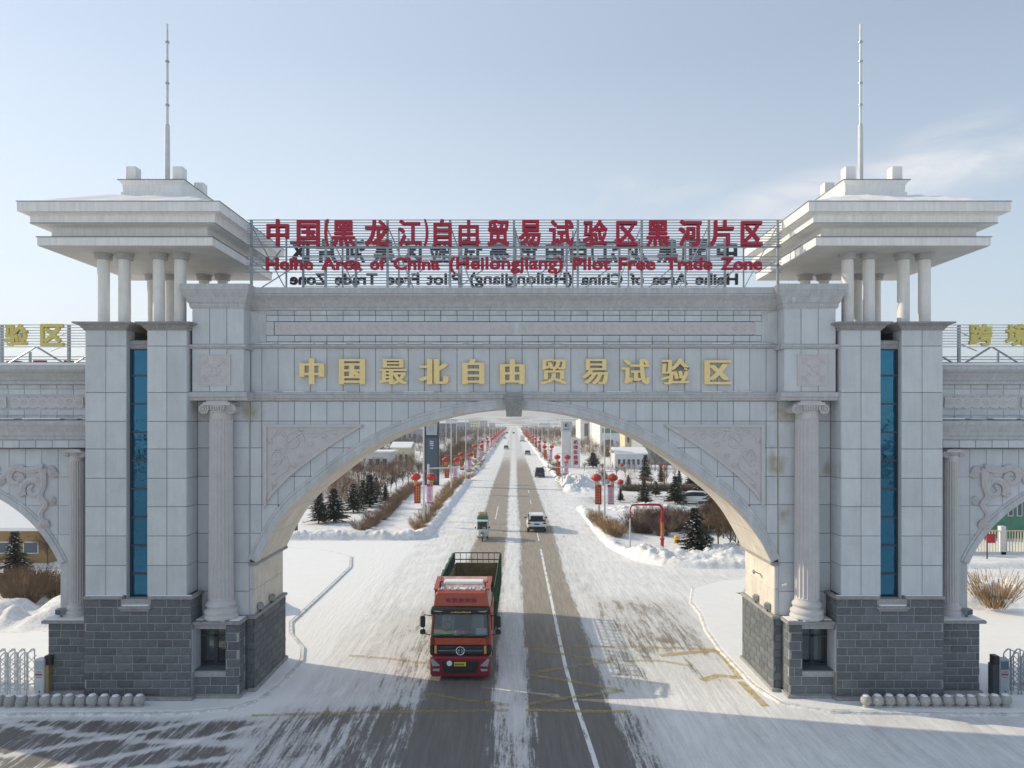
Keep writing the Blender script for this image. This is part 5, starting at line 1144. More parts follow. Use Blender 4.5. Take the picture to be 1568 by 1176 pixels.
    for sd in (-1, 1):
        a, b = sorted((sd*.96, sd*1.06)); O(MB().bbox(a, b, -.03, .05, 1.06, 1.38, .02), 'marker_lamp', 'amber')
        a, b = sorted((sd*1.09, sd*1.245)); O(MB().bbox(a, b, .0, .5, 1.0, 1.42, .03), 'air_guide', 'black')
        # mirrors
        mm = O(MB().path([(sd*1.22, .2, 2.55), (sd*1.48, .08, 2.62), (sd*1.52, .06, 2.4), (sd*1.50, .08, 1.85), (sd*1.24, .15, 1.78)], .022, 6), 'mirror_arm', 'black')
        MB().bbox(sd*1.54-.10, sd*1.54+.10, -.02, .12, 2.12, 2.58, .04).obj('mirror', M['black'], mm); MB().bbox(sd*1.54-.11, sd*1.54+.11, -.04, .10, 1.84, 2.04, .04).obj('mirror', M['black'], mm)
    # bumper
    bm = MB().loft([ring(-.16, 1.10, .20, .92, .08), ring(-.12, 1.2, .17, .98, .08), ring(.05, 1.25, .16, 1.0, .08), ring(.75, 1.25, .20, .98, .08)]); b_ = O(bm, 'bumper', 'lorry_bumper')
    MB().prism_y([(-.75, .80), (.75, .80), (.66, .34), (-.66, .34)], -.185, -.16).obj('lower_grille', M['black'], b_)
    for z in (.50, .58): MB().box(-.66, .66, -.20, -.186, z-.008, z+.008).obj('grille_bar', M['frame_dark'], b_)
    MB().bbox(-.24, .24, -.22, -.187, .62, .78, .008).obj('number_plate', M['plate_y'], b_)
    pt = MB(); rg = random.Random(9); xx = -.2
    while xx < .17: pt.box(xx, xx+.035, -.227, -.221, .66, .74); xx += .055
    pt.obj('plate_print', M['frame_dark'], b_); MB().path([(-.43, -.20, .73), (-.43, -.187, .73)], .11, 14).obj('sticker', M['paper'], b_)
    for sd in (-1, 1):
        P = [(sd*.80, .62), (sd*1.12, .60), (sd*1.20, .86), (sd*1.12, .92)]; P = P if sd > 0 else P[::-1]; MB().prism_y(P, -.175, -.05).obj('headlight', M['lamp_glass'], b_)
        P = [(sd*.82, .50), (sd*1.10, .50), (sd*1.12, .42), (sd*.86, .40)]; P = P[::-1] if sd > 0 else P; MB().prism_y(P, -.17, -.1).obj('fog_lamp', M['lamp_glass'], b_)
    # chassis and wheels
    O(MB().box(-.5, .5, .5, 10.8, .75, 1.1).box(-1.15, 1.15, 3.3, 5.2, .55, 1.05), 'chassis', 'black')
    for yy in (1.15, 3.0, 7.6, 9.0):
        for sd in (-1, 1): wheel(root, sd*1.02, yy, .52, .32)
    for sd in (-1, 1): O(MB().loft([ring(.6, .2, .45, 1.1, .05, None, sd*1.03), ring(.65, .2, .3, 1.1, .05, None, sd*1.03)]), 'step', 'black')
    # bed
    B0, B1, W = 2.55, 10.85, 1.26
    O(MB().box(-W+.04, W-.04, B0, B1, 1.15, 1.3), 'bed_floor', 'rust'); 
    for sd in (-1, 1):
        a, b = sorted((sd*(W-.05), sd*W)); O(MB().box(a, b, B0, B1, 1.28, 2.55), 'side_board', 'rust')
        for k in range(15):
            yy = B0+.1+k*.575; a, b = sorted((sd*(W), sd*(W+.05))); O(MB().box(a, b, yy-.04, yy+.04, 1.28, 3.17), 'stake', 'bed_green')
        for z in (2.62, 2.80, 2.98, 3.17): O(MB().path([(sd*(W+.01), B0, z), (sd*(W+.01), B1, z)], .022, 6), 'side_rail', 'bed_green')
    O(MB().box(-W+.05, W-.05, B1-.05, B1, 1.28, 2.62), 'tailboard', 'rust')
    for k in range(7): xx = -W+.12+k*(2*W-.24)/6; O(MB().box(xx-.03, xx+.03, B1-.09, B1-.05, 1.3, 2.6), 'board_rib', 'rust')
    for z in (2.80, 3.17): O(MB().path([(-W, B1, z), (W, B1, z)], .03, 6), 'tail_rail', 'black')
    for k in range(9): xx = -W+k*2*W/8; O(MB().path([(xx, B1, 2.6), (xx, B1, 3.17)], .018, 6), 'tail_post', 'black')
    O(MB().box(-W+.05, W-.05, B0, B0+.06, 1.28, 2.95), 'headboard', 'rust')
    tp = MB(); n = 26
    v = []
    for i in range(n+1):
        yy = B0+.1+i*(B1-B0-.2)/n; q = .05*math.sin(i*1.9)+.03*math.sin(i*.7)
        v += [(-W-.02, yy, 3.22+q*.3), (-W-.10-abs(q), yy, 3.18+q*.3), (-W-.11-abs(q)*.6, yy, 2.55+q), (-W-.07, yy, 2.55+q)]
    f = [(4*i+a, 4*i+(a+1) % 4, 4*i+4+(a+1) % 4, 4*i+4+a) for i in range(n) for a in range(4)]
    O(tp.add(v, f), 'rolled_tarpaulin', 'bed_green')
    cg = MB(); nx, ny = 10, 30; rg = random.Random(2)
    v = [(-W+.06+(2*W-.12)*i/nx, B0+.1+(B1-B0-.2)*j/ny, 1.38+rg.uniform(0, .14)+(.10 if 3 < i < 7 else 0)) for j in range(ny+1) for i in range(nx+1)]
    O(cg.add(v, [(j*(nx+1)+i, j*(nx+1)+i+1, (j+1)*(nx+1)+i+1, (j+1)*(nx+1)+i) for j in range(ny) for i in range(nx)]), 'load', 'cargo')
    nt = MB()     # cargo net hanging on the right side
    for k in range(30): yy = B0+.15+k*.28; nt.bar((W+.07, yy, 1.5), (W+.07, yy+.28, 3.15), .016); nt.bar((W+.08, yy+.28, 1.5), (W+.08, yy, 3.15), .016)
    q = O(nt, 'cargo_net', 'bed_green'); q['kind'] = 'stuff'
lorry()
# ------------------------------------------------------------------ cars
M['car_white'] = mat('car_white', (.74, .75, .76), .25); M['car_black'] = mat('car_black', (.03, .033, .038), .25); M['car_grey'] = mat('car_grey', (.20, .21, .22), .3)
M['car_glass'] = mat('car_glass', (.015, .02, .025), .06); M['tail'] = mat('tail_lamp', (.35, .01, .01), .25); M['plate_b'] = mat('blue_plate', (.03, .12, .45), .4); M['bumper_blk'] = mat('black_plastic', (.035, .035, .035), .6)
def crs(y, hx, z0, z1, ht, c=.12):
    return [(-hx+c, y, z0), (hx-c, y, z0), (hx, y, z0+c), (hx, y, z0+(z1-z0)*.6), (ht, y, z1-c*.3), (ht-c, y, z1), (-ht+c, y, z1), (-ht, y, z1-c*.3), (-hx, y, z0+(z1-z0)*.6), (-hx, y, z0+c)]
def suv(name, label, x, y, body, L=4.6, H=1.66, W=.92, rz=0, group=None, detail=True):
    """rear end towards -Y"""
    root = thing(name, label, 'car', (x, y, 0), rz, group); O = lambda mb, n, mt, p=root: mb.obj(n, M[mt], p)
    bd = MB().loft([crs(0, W*.86, .42, .95, W*.80), crs(.08, W*.97, .34, 1.02, W*.92), crs(.7, W, .28, 1.02, W*.93), crs(L*.5, W, .26, 1.0, W*.93), crs(L*.72, W, .28, .98, W*.9), crs(L*.93, W*.95, .30, .86, W*.84), crs(L, W*.8, .38, .72, W*.7)])
    O(bd, 'body', body)
    gh = MB().loft([crs(.10, W*.90, .98, 1.03, W*.86, .02), crs(.30, W*.90, .98, H-.14, W*.72, .05), crs(.55, W*.90, .98, H-.03, W*.70, .06), crs(L*.42, W*.9, .98, H, W*.70, .06), crs(L*.55, W*.9, .98, H-.12, W*.68, .05), crs(L*.74, W*.88, .96, 1.0, W*.8, .02)])
    O(gh, 'cabin', 'car_glass')
    rf = MB().loft([crs(.22, W*.74, H-.13, H-.09, W*.70, .01), crs(.5, W*.74, H-.06, H+.01, W*.70, .02), crs(L*.42, W*.74, H-.04, H+.025, W*.70, .02), crs(L*.54, W*.72, H-.12, H-.05, W*.69, .01)]); O(rf, 'roof', body)
    for sd in (-1, 1):
        pl = MB(); 
        for (ya, yb) in ((.14, .30),): pl.add([(sd*W*.9, ya-.03, 1.0), (sd*W*.72, ya-.03, 1.0), (sd*W*.60, yb-.02, H-.10), (sd*W*.75, yb-.02, H-.10), (sd*W*.92, ya+.28, 1.0), (sd*W*.75, yb+.25, H-.08)], [(0, 1, 2, 3), (0, 3, 5, 4)])
        O(pl, 'pillar', body)
        for yy in (.85, L-.95): wheel(root, sd*(W-.13), yy, .34, .22)
        if detail:
            a, b = sorted((sd*W*.62, sd*W*.96)); O(MB().bbox(a, b, -.02, .12, .80, .96, .03), 'tail_light', 'tail')
            O(MB().bbox(sd*(W+.12)-.10, sd*(W+.12)+.10, L*.60, L*.60+.1, 1.0, 1.14, .03), 'door_mirror', 'black'); O(MB().path([(sd*W*.66, .6, H+.05), (sd*W*.66, L*.42, H+.07)], .02, 6), 'roof_rail', 'chrome')
    if detail:
        O(MB().bbox(-W*.88, W*.88, -.05, .1, .30, .56, .05), 'bumper', 'bumper_blk'); O(MB().bbox(-.24, .24, -.03, .0, .72, .86, .01), 'number_plate', 'plate_b'); O(MB().bbox(-W*.66, W*.66, .14, .42, H-.1, H-.03, .02), 'spoiler', body)
    return root
x, y = G(822, 815.5); suv('suv', 'white SUV driving away in the right lane beyond the lorry', x, y, 'car_white', rz=R(0))
x, y = G(827, 731.5); suv('suv', 'dark SUV driving on the snowy right edge beside the snow heaps', x, y, 'car_black', H=1.85)
for px, py, b_, lb in ((775, 688, 'car_grey', 'dark grey car far down the road in the left lane'), (773, 672.5, 'car_white', 'white car with dark windscreen far ahead in the left lane'), (808, 697, 'car_grey', 'grey car far down the right shoulder behind the box truck'), (776.5, 664, 'car_black', 'small dark car most distant in the left lane'), (786.5, 664, 'car_black', 'small dark car most distant near the centre strip')):
    x, y = G(px, py); suv('car', lb, x, y, b_, detail=False, H=1.5)
x, y = G(800, 676.5); t = thing('box_truck', 'grey box truck far down the road on the right side', 'truck', (x, y, 0)); MB().bbox(-1.15, 1.15, 0, 6, .9, 3.3, .04).obj('cargo_box', M['white_wall'], t); MB().loft([crs(6.1, 1.1, .5, 2.4, 1.0), crs(7.6, 1.1, .5, 2.3, 1.0)]).obj('cab', M['car_grey'], t); MB().box(-1, 1, .1, 7, .5, .9).obj('chassis', M['black'], t)
for sd in (-1, 1):
    for yy in (1.2, 6.6): wheel(t, sd*.95, yy, .45, .28)
# parked white car seen past the trees on the right
x, y = G(1083, 771); suv('car', 'white car parked among the spruces on the right near the arch edge', x, y, 'car_white', H=1.55, rz=R(80), detail=False)
# cargo tricycle coming towards the gate
def trike():
    x, y = G(738.5, 829); root = thing('cargo_tricycle', 'enclosed motor tricycle with green topped load coming down the left lane', 'tricycle', (x, y, 0), R(1.5)); O = lambda mb, n, mt, p=root: mb.obj(n, M[mt], p)
    t = MB().wheel(0, 0, .27, .27, .11, 18).obj('wheel', M['rubber'], root); MB().wheel(0, 0, .27, .15, .10, 14).obj('rim', M['steel'], t)
    O(MB().loft([ring(-.20, .10, .35, .52, .03), ring(0, .13, .46, .62, .04), ring(.28, .12, .5, .62, .04)]), 'mudguard', 'steel'); O(MB().path([(-.09, 0, .27), (-.09, .22, .75)], .025, 6).path([(.09, 0, .27), (.09, .22, .75)], .025, 6), 'fork', 'black')
    O(MB().loft([ring(.22, .34, .42, .92, .08), ring(.34, .46, .34, .98, .08), ring(.6, .48, .34, 1.0, .06), ring(.95, .48, .30, .5, .06)]), 'front_fairing', 'steel_white')
    O(MB().path([(0, .14, .78), (0, .24, .78)], .09, 12), 'headlight', 'lamp_glass')
    O(MB().add([(-.44, .38, .98), (.44, .38, .98), (.42, .52, 1.62), (-.42, .52, 1.62)], [(0, 1, 2, 3)]), 'windscreen', 'glass')
    fr = MB()
    for sd in (-1, 1): fr.path([(sd*.46, .36, .96), (sd*.44, .52, 1.64), (sd*.46, 1.3, 1.70), (sd*.48, 1.32, .7)], .025, 6)
    fr.path([(-.46, .36, .97), (.46, .36, .97)], .02, 6); O(fr, 'cabin_frame', 'steel_white')
    O(MB().bbox(-.50, .50, .42, 1.36, 1.66, 1.74, .03), 'cabin_roof', 'steel_white'); O(MB().bbox(-.3, .3, .95, 1.3, .5, .78, .04).bbox(-.3, .3, 1.2, 1.32, .78, 1.3, .04), 'seat', 'black'); O(MB().bbox(-.42, .42, .5, .62, .9, 1.02, .02), 'dashboard', 'black'); O(MB().bbox(.02, .3, .5, .56, 1.03, 1.16, .01), 'paper', 'paper')
    O(MB().box(-.48, .48, .9, 2.7, .42, .55), 'frame', 'black'); O(MB().bbox(-.52, .52, 1.4, 2.8, .55, .95, .02), 'cargo_box', 'bed_green')
    ld = MB(); ld.loft([ring(1.38, .46, .9, 1.8, .12), ring(1.42, .50, .9, 2.06, .16), ring(2.1, .52, .9, 2.14, .18), ring(2.7, .48, .9, 1.95, .16)]); O(ld, 'load', 'green_mesh'); O(MB().loft([ring(1.30, .34, 2.02, 2.22, .06), ring(1.9, .42, 2.08, 2.36, .08), ring(2.3, .36, 2.08, 2.30, .08)]), 'sack', 'rust')
    for sd in (-1, 1):
        w = MB().wheel(sd*.43, 2.1, .27, .27, .12, 18).obj('wheel', M['rubber'], root); MB().wheel(sd*.46, 2.1, .27, .15, .10, 14).obj('rim', M['steel'], w)
        O(MB().path([(sd*.46, .42, 1.1), (sd*.60, .36, 1.18)], .012, 5), 'mirror_arm', 'black'); O(MB().bbox(sd*.62-.05, sd*.62+.05, .34, .38, 1.08, 1.26, .015), 'mirror', 'black')
trike()
# ------------------------------------------------------------------ lamps, lanterns, banners
def lamp_proto():
    r = thing('street_lamp', 'x', 'street lamp', (0, 0, 0))
    MB().path([(0, 0, 0), (0, 0, 1.3), (0, 0, 10.9)], [.12, .10, .065], 10).obj('pole', M['pole'], r); MB().lathe(0, 0, [(.2, 0), (.2, .05), (.14, .08), (.14, .45), (.12, .5)], 12).obj('pole_base', M['pole'], r)
    MB().path([(0, 0, 10.72), (-1.3, 0, 10.80), (-1.9, 0, 10.82)], [.045, .04, .03], 8).obj('arm', M['pole'], r); MB().bbox(-2.45, -1.85, -.14, .14, 10.76, 10.86, .03).obj('lamp_head', M['steel'], r)
    MB().path([(-.85, 0, 5.45), (.85, 0, 5.45)], .03, 6).obj('crossbar', M['steel'], r); MB().path([(-.75, 0, 4.26), (.75, 0, 4.26)], .02, 6).obj('crossbar', M['steel'], r)
    return r
def lantern_proto():
    r = thing('lantern', 'x', 'lantern', (0, 0, 0)); prof = [(.57*math.cos(a)**.8, .37*math.sin(a)) for a in [math.pi*(-.5+i/10)*.96 for i in range(11)]]
    n = 24; prof = [(a_*.92, b_*.92) for a_, b_ in prof]; rings = [[(rr*(1-.04*(j % 2))*math.cos(2*math.pi*j/n), rr*(1-.04*(j % 2))*math.sin(2*math.pi*j/n), z) for j in range(n)] for rr, z in prof]
    MB().loft(rings).obj('lantern_shade', M['lantern'], r); MB().lathe(0, 0, [(.2, .34), (.2, .42)], 12).lathe(0, 0, [(.2, -.44), (.2, -.35)], 12).obj('gold_ring', M['tassel'], r); MB().path([(0, 0, .4), (0, 0, .55)], .012, 4).obj('hook', M['black'], r)
    mb = MB(); 
    for j in range(12): a = 2*math.pi*j/12; mb.path([(.16*math.cos(a), .16*math.sin(a), -.44), (.13*math.cos(a), .13*math.sin(a), -.86)], .022, 4)
    q = mb.obj('tassel', M['tassel'], r); q['kind'] = 'stuff'; return r
def banner_proto(red):
    r = thing('banner', 'x', 'banner', (0, 0, 0)); MB().box(-.32, .32, -.012, .012, -1.95, 0).obj('cloth', M['banner_red' if red else 'banner_pink'], r); MB().path([(-.34, 0, .01), (.34, 0, .01)], .02, 6).obj('rod', M['steel'], r)
    rg = random.Random(5 if red else 6); mb = MB()
    if red:
        for c in (-.11, .11):
            for k in range(6):
                z = -.28-k*.27
                for st in range(3): mb.box(c-.075, c+.075, -.016, -.013, z-st*.065-.02, z-st*.065+.008)
                mb.box(c-.012, c+.012, -.017, -.013, z-.17, z+.02)
    else:
        for k in range(11): w = rg.uniform(.1, .22); mb.box(-w, w, -.016, -.013, -.42-k*.125, -.37-k*.125)
        mb.box(-.32, .32, -.0155, -.0135, -.26, -.0); mb.box(-.32, .32, -.0155, -.0135, -1.95, -1.84)
    q = mb.obj('lettering', M['mark_gold' if red else 'mark_pink'], r); q['kind'] = 'stuff'; return r
LP, LN, BRD, BPK = lamp_proto(), lantern_proto(), banner_proto(True), banner_proto(False)
used = set()
def put(p, loc, rz, label, group):
    if p.name not in used: used.add(p.name); o = p; o.location = loc; o.rotation_euler = (0, 0, rz)
    else: o = dup(p, loc, rz)
    o['label'] = label; o['group'] = group; return o
NAMES = ordn
for side, s in (('left', -1), ('right', 1)):
    ds = [(71.6, 9.1), (104, 9.2), (121, 8.2), (162, 8.2), (198, 8.1), (234, 8.0), (270, 8.0), (306, 8.0), (345, 8), (385, 8), (430, 8), (480, 8), (540, 8), (610, 8), (700, 8)] if s < 0 else [(70.6, 9.0), (111.6, 7.6), (158, 7.6), (195, 7.7), (232, 7.8), (268, 7.8), (305, 7.8), (345, 7.8), (385, 7.8), (430, 8), (480, 8), (540, 8), (610, 8), (700, 8)]
    for k, (d, ax) in enumerate(ds):
        x, y = s*ax, d-CAMD; w = 'the %s street lamp from the gate on the %s' % (NAMES(k), side)
        put(LP, (x, y, .1), 0 if s < 0 else math.pi, 'tall white street lamp, %s from the gate on the %s' % (NAMES(k), side), 'street lamps along the road')
        for q in (-1, 1):
            put(LN, (x+q*.80, y-.05, 4.95), random.uniform(0, 1), 'red lantern %s of the pole on the %s %s street lamp from the gate' % ('left' if q < 0 else 'right', NAMES(k), side), 'red lanterns on the lamps')
        put(BRD, (x-.62, y-.06, 4.25), 0, 'red banner with gold characters, %s %s lamp from the gate' % (NAMES(k), side), 'red banners on the lamps'); put(BPK, (x+.62, y-.06, 4.25), 0, 'pink banner with magenta lines, %s %s lamp from the gate' % (NAMES(k), side), 'pink banners on the lamps')
# camera gantries
for s, px, py, side in ((-1, 656, 797, 'left'), (1, 917, 797, 'right')):
    x, y = G(px, py); t = thing('camera_gantry', 'grey pole with a long horizontal arm over the road on the %s side' % side, 'gantry', (x, y, 0), 0, 'camera gantries')
    MB().path([(0, 0, 0), (0, 0, 6.0)], [.15, .11], 12).obj('pole', M['steel_white'], t); MB().path([(0, 0, 5.55), (-s*6.1, 0, 5.7)], [.08, .05], 8).obj('arm', M['steel_white'], t)
    for k, u in enumerate((2.2, 3.8, 5.4)): MB().bbox(-s*u-.1, -s*u+.1, -.3, .1, 5.72, 5.9, .03).obj('camera_box', M['pole'], t)
# ------------------------------------------------------------------ pylon signs
def pylons():
    x, y = G(661, 744); t = thing('pylon_sign', 'tall dark pylon sign with a white wave emblem left of the road', 'sign', (x, y, 0)); O = lambda mb, n, mt: mb.obj(n, M[mt], t)
    O(MB().bbox(-1.2, 1.2, 0, .7, 0, 14, .05), 'pylon_body', 'frame_dark'); O(MB().prism_y([(-.95, .6), (.95, .6), (.95, 7.9), (-.95, 7.9)], -.05, 0), 'lower_panel', 'pylon_blue')
    O(MB().prism_y([(-.86, 8.35), (.86, 8.35), (1.0, 11.0), (-1.0, 11.0)], -.06, 0), 'upper_panel', 'pylon_grey')
    w = MB()
    for k in range(3):
        z = 7.35-k*.32; pts = [(-.32+.64*i/12, z+.07*math.sin(i/12*2*math.pi)) for i in range(13)]; w.prism_y(pts+[(a, b-.15) for a, b in pts[::-1]], -.09, -.051)
    O(w, 'wave_emblem', 'paper'); 
    mk = MB(); rg = random.Random(1)
    for k in range(2): mk.box(-.22+k*.26, -.04+k*.26, -.07, -.051, 6.1, 6.28)
    O(mk, 'small_print', 'paper'); mk = MB()
    for i in range(4):
        for j in range(3): mk.box(-.42+i*.22, -.28+i*.22, -.075, -.061, 9.0+j*.3, 9.0+j*.3+rg.uniform(.1, .22))
    O(mk, 'panel_print', 'steel'); mk = MB()
    for i in range(5): mk.box(-.7+i*.3, -.5+i*.3, -.075, -.061, 10.25, 10.42)
    O(mk, 'red_print', 'tail')
    x, y = G(867.5, 717); t = thing('pylon_sign', 'tall pale pylon sign with a round black emblem at the top right of the road', 'sign', (x, y, 0)); O = lambda mb, n, mt, p=t: mb.obj(n, M[mt], p)
    O(MB().bbox(-1.12, 1.12, 0, .8, 0, 8.35, .04), 'pylon_body', 'white_wall'); O(MB().bbox(-1.3, 1.3, -.1, .9, 8.36, 10.6, .04), 'pylon_head', 'pylon_grey')
    O(MB().path([(0, -.13, 9.75), (0, -.1, 9.75)], .42, 20), 'emblem_disc', 'black'); sw = MB().path([(.3*math.cos(a)*.6-.02, -.16, 9.75+.36*math.sin(a)*1.0) for a in [-1.3+i*.32 for i in range(9)]], [.02, .05, .08, .09, .09, .08, .06, .04, .02], 6); O(sw, 'emblem_stroke', 'paper')
    mk = MB()
    for i in range(5): mk.box(-.66+i*.28, -.46+i*.28, -.125, -.101, 8.75, 8.95)
    O(mk, 'small_print', 'frame_dark')
    x2, y2 = G(881.5, 717.5); t = thing('pylon_sign', 'shorter white pylon sign with red vertical Chinese characters beside the pale tall one', 'sign', (x2, y2, 0)); MB().bbox(-.98, .98, 0, .5, 0, 6.75, .03).obj('pylon_body', M['white_wall'], t)
    for k, ch_ in enumerate('机动车检测'):
        me = glyph(ch_, 1.0, 1.0, .04, .01, .03, 1, 'letter'); me.materials.append(M['red_text']); link('letter', me, None, t, (0, -.005, 5.45-k*1.15))
pylons()
# ------------------------------------------------------------------ red pipe frame, bin, boulders, small posts
x, y = G(1014, 843); t = thing('pipe_frame', 'tall red heating pipe bent over a path like a gateway on the right verge', 'pipe', (x, y, 0)); zt = 3.72
MB().path([(0, 0, 1.2), (0, 0, 3.3), (-.06, 0, 3.55), (-.2, 0, 3.7), (-.45, 0, 3.74), (-2.15, 0, 3.74), (-2.45, 0, 3.68), (-2.58, 0, 3.5), (-2.62, 0, 3.2), (-2.62, 0, 2.6)], [.11, .11, .11, .11, .10, .08, .07, .06, .055, .055], 12).obj('pipe', M['red_paint'], t)
MB().path([(0, 0, .9), (0, 0, 2.3)], .125, 12).obj('pipe_sleeve', M['orange_paint'], t); MB().path([(0, 0, 0), (0, 0, .92)], .14, 12).obj('pipe_foot', M['red_paint'], t)
MB().path([(0, 0, 2.3), (0, 0, 2.62)], .155, 12).path([(0, 0, .9), (0, 0, 1.0)], .2, 12).obj('pipe_flange', M['red_paint'], t); MB().path([(-2.62, 0, 0), (-2.62, 0, 2.62)], .06, 10).obj('pipe_foot', M['pale_paint'], t)
x, y = G(1036.5, 836); t = thing('litter_bin', 'small yellow bin standing in the snow beside the big spruce', 'bin', (x, y, .25)); MB().lathe(0, 0, [(.2, 0), (.23, .04), (.24, .5), (.22, .55)], 16).obj('bin_body', M['yellow'], t); MB().lathe(0, 0, [(.26, .55), (.24, .60), (.1, .63)], 16).obj('bin_lid', M['mark_gold'], t)
def boulder(px, py, r, lb, sq=.6):
    x, y = G(px, py); rg = random.Random(px); mb = MB(); rings = []
    for i in range(1, 8):
        a = math.pi*(-.5+i/8); rings.append([(r*math.cos(a)*math.cos(b)*(1+.25*math.sin(b*2+px)+rg.uniform(-.06, .06)), r*.8*math.cos(a)*math.sin(b)*(1+rg.uniform(-.07, .07)), r*sq*(math.sin(a)+.8)*(1+rg.uniform(-.05, .05))) for b in [2*math.pi*j/14 for j in range(14)]])
    o = mb.loft(rings).obj('boulder', M['ledge'], None, True, loc=(x, y, .1)); tag(o, lb, 'boulder'); sn = MB().loft([[(p[0]*.97, p[1]*.97, p[2]+.03) for p in q] for q in rings[3:]]).obj('snow_cap', M['snow'], o, True)
boulder(979, 806, 1.25, 'low broad boulder under snow between the red pipe legs', .38); boulder(1003, 800, .62, 'upright pale boulder beside the red pipe behind the path', .95)
x, y = G(453.5, 821); t = thing('post', 'short dark post standing in the snow at the left edge of the main arch opening', 'post', (x, y, 0)); MB().path([(0, 0, 0), (0, 0, 1.25)], [.16, .14], 10).obj('shaft', M['frame_dark'], t); MB().lathe(0, 0, [(.17, 1.25), (.1, 1.32)], 10).obj('cap', M['snow'], t)
# ------------------------------------------------------------------ plants
SNW = []
def spruce_mesh(seed, h=5.0, spread=.34):
    rg = random.Random(seed); mb = MB(); n = 0; z = h*.12
    while z < h*.98:
        t = (z-h*.10)/(h*.9); R_ = h*spread*(1-t)**.75*rg.uniform(.72, 1.15)+.05; k = max(4, int(11-5*t))
        for i in range(k):
            a = 2*math.pi*(i+rg.random()*.7)/k; L = R_*rg.uniform(.45, 1.15); dr = -.10-.28*rg.random(); ca, sa = math.cos(a), math.sin(a)
            nseg = max(2, int(L/.22))
            for j in range(nseg):
                u0 = L*(j+.15)/nseg; wv = .17*(1-.55*j/nseg)+.05; zz = z+dr*u0+.10*(u0/L)**2*L
                for q in range(5):
                    b = a+rg.uniform(-1.15, 1.15); l_ = rg.uniform(.26, .50); px, py, pz = ca*u0+rg.uniform(-.05, .05), sa*u0+rg.uniform(-.05, .05), zz+rg.uniform(-.05, .05)
                    ex, ey, ez = px+math.cos(b)*l_, py+math.sin(b)*l_, pz+rg.uniform(-.16, .06); nx, ny = -math.sin(b)*.075, math.cos(b)*.075
                    mb.add([(px-nx, py-ny, pz-.03), (px+nx, py+ny, pz+.05), (ex, ey, ez)], [(0, 1, 2)])
        z += h*.034*rg.uniform(.8, 1.2)
    sw = MB()
    for i in range(90):
        zz = h*rg.uniform(.15, .95); R_ = h*spread*(1-zz/h)**.8*rg.uniform(.45, .95); a = rg.uniform(0, 6.3); x, y = R_*math.cos(a), R_*math.sin(a); w = rg.uniform(.05, .13)
        sw.add([(x-w, y-w*.6, zz-.02), (x+w*.8, y-w, zz-.05), (x+w, y+w*.7, zz-.06), (x-w*.7, y+w, zz), (x, y, zz+.05)], [(0, 1, 4), (1, 2, 4), (2, 3, 4), (3, 0, 4)])
    SNW.append(sw.mesh('snow_clumps', M['snow']))
    return mb.mesh('crown', M['needle']), MB().path([(0, 0, 0), (.02, 0, h*.5), (0, 0, h*.99)], [h*.022, h*.014, .01], 7).mesh('trunk', M['bark'])
SPM = [spruce_mesh(i, 5.0, (.40, .36, .44, .32)[i]) for i in range(4)]
def spruce(px, py, hpx, lb, k=None, grp='spruces', wide=1., d=None, z=.1):
    if d is None: x, y = G(px, py)
    else: y = d-CAMD; x = (px-CX)*d/FPX
    s = SC(y); h = hpx/s; k = random.randrange(4) if k is None else k; sc_ = h/5.0
    t = thing('spruce_tree', lb, 'spruce tree', (x, y, z), random.uniform(0, 6), grp); t.scale = (sc_*wide, sc_*wide, sc_)
    link('crown', SPM[k][0], None, t); link('trunk', SPM[k][1], None, t); q = link('snow_clumps', SNW[k], None, t); q['kind'] = 'stuff'; return t
def bare_mesh(seed, h=4.0, mt='twig', dens=1.0, trunk=.3):
    rg = random.Random(seed); tk = MB(); tw = MB()
    def br(p, d, L, r, lv):
        q = p+d*L; 
        if lv <= 1: tk.path([p, (p+q)/2+Vector((rg.uniform(-.04, .04)*L, rg.uniform(-.04, .04)*L, 0)), q], [r, r*.8, r*.6], 4, False)
        else:
            s_ = d.orthogonal().normalized()*max(r, .006); tw.add([p-s_, p+s_, q], [(0, 1, 2)])
            s2 = d.cross(s_).normalized()*max(r, .006); tw.add([p-s2, p+s2, q], [(0, 1, 2)])
        if lv >= 4: return
        for i in range(int((5, 5, 5, 4)[lv]*dens)+1):
            u = rg.uniform(.35, 1.0); az = rg.uniform(0, 2*math.pi); sp = rg.uniform(.35, .85); o = d.orthogonal().normalized(); o2 = d.cross(o)
            nd = (d*math.cos(sp)+(o*math.cos(az)+o2*math.sin(az))*math.sin(sp)+Vector((0, 0, .22))).normalized(); br(p+d*L*u, nd, L*rg.uniform(.45, .72), r*.5, lv+1)
    br(Vector((0, 0, 0)), Vector((rg.uniform(-.05, .05), rg.uniform(-.05, .05), 1)).normalized(), h*.42, h*.018, 0)
    return tk, tw
def bare_thing(name, lb, cat, proto, x, y, sc_, grp, mt='twig', z=.05):
    t = thing(name, lb, cat, (x, y, z), random.uniform(0, 6), grp); t.scale = (sc_,)*3; link('trunk', proto[0], None, t); link('crown', proto[1], None, t); return t
BT = []
for i in range(5):
    tk, tw = bare_mesh(20+i, 4.0); BT.append((tk.mesh('trunk', M['bark']), tw.mesh('crown', M[('twig', 'twig_gold', 'twig', 'twig_dark', 'twig')[i]])))
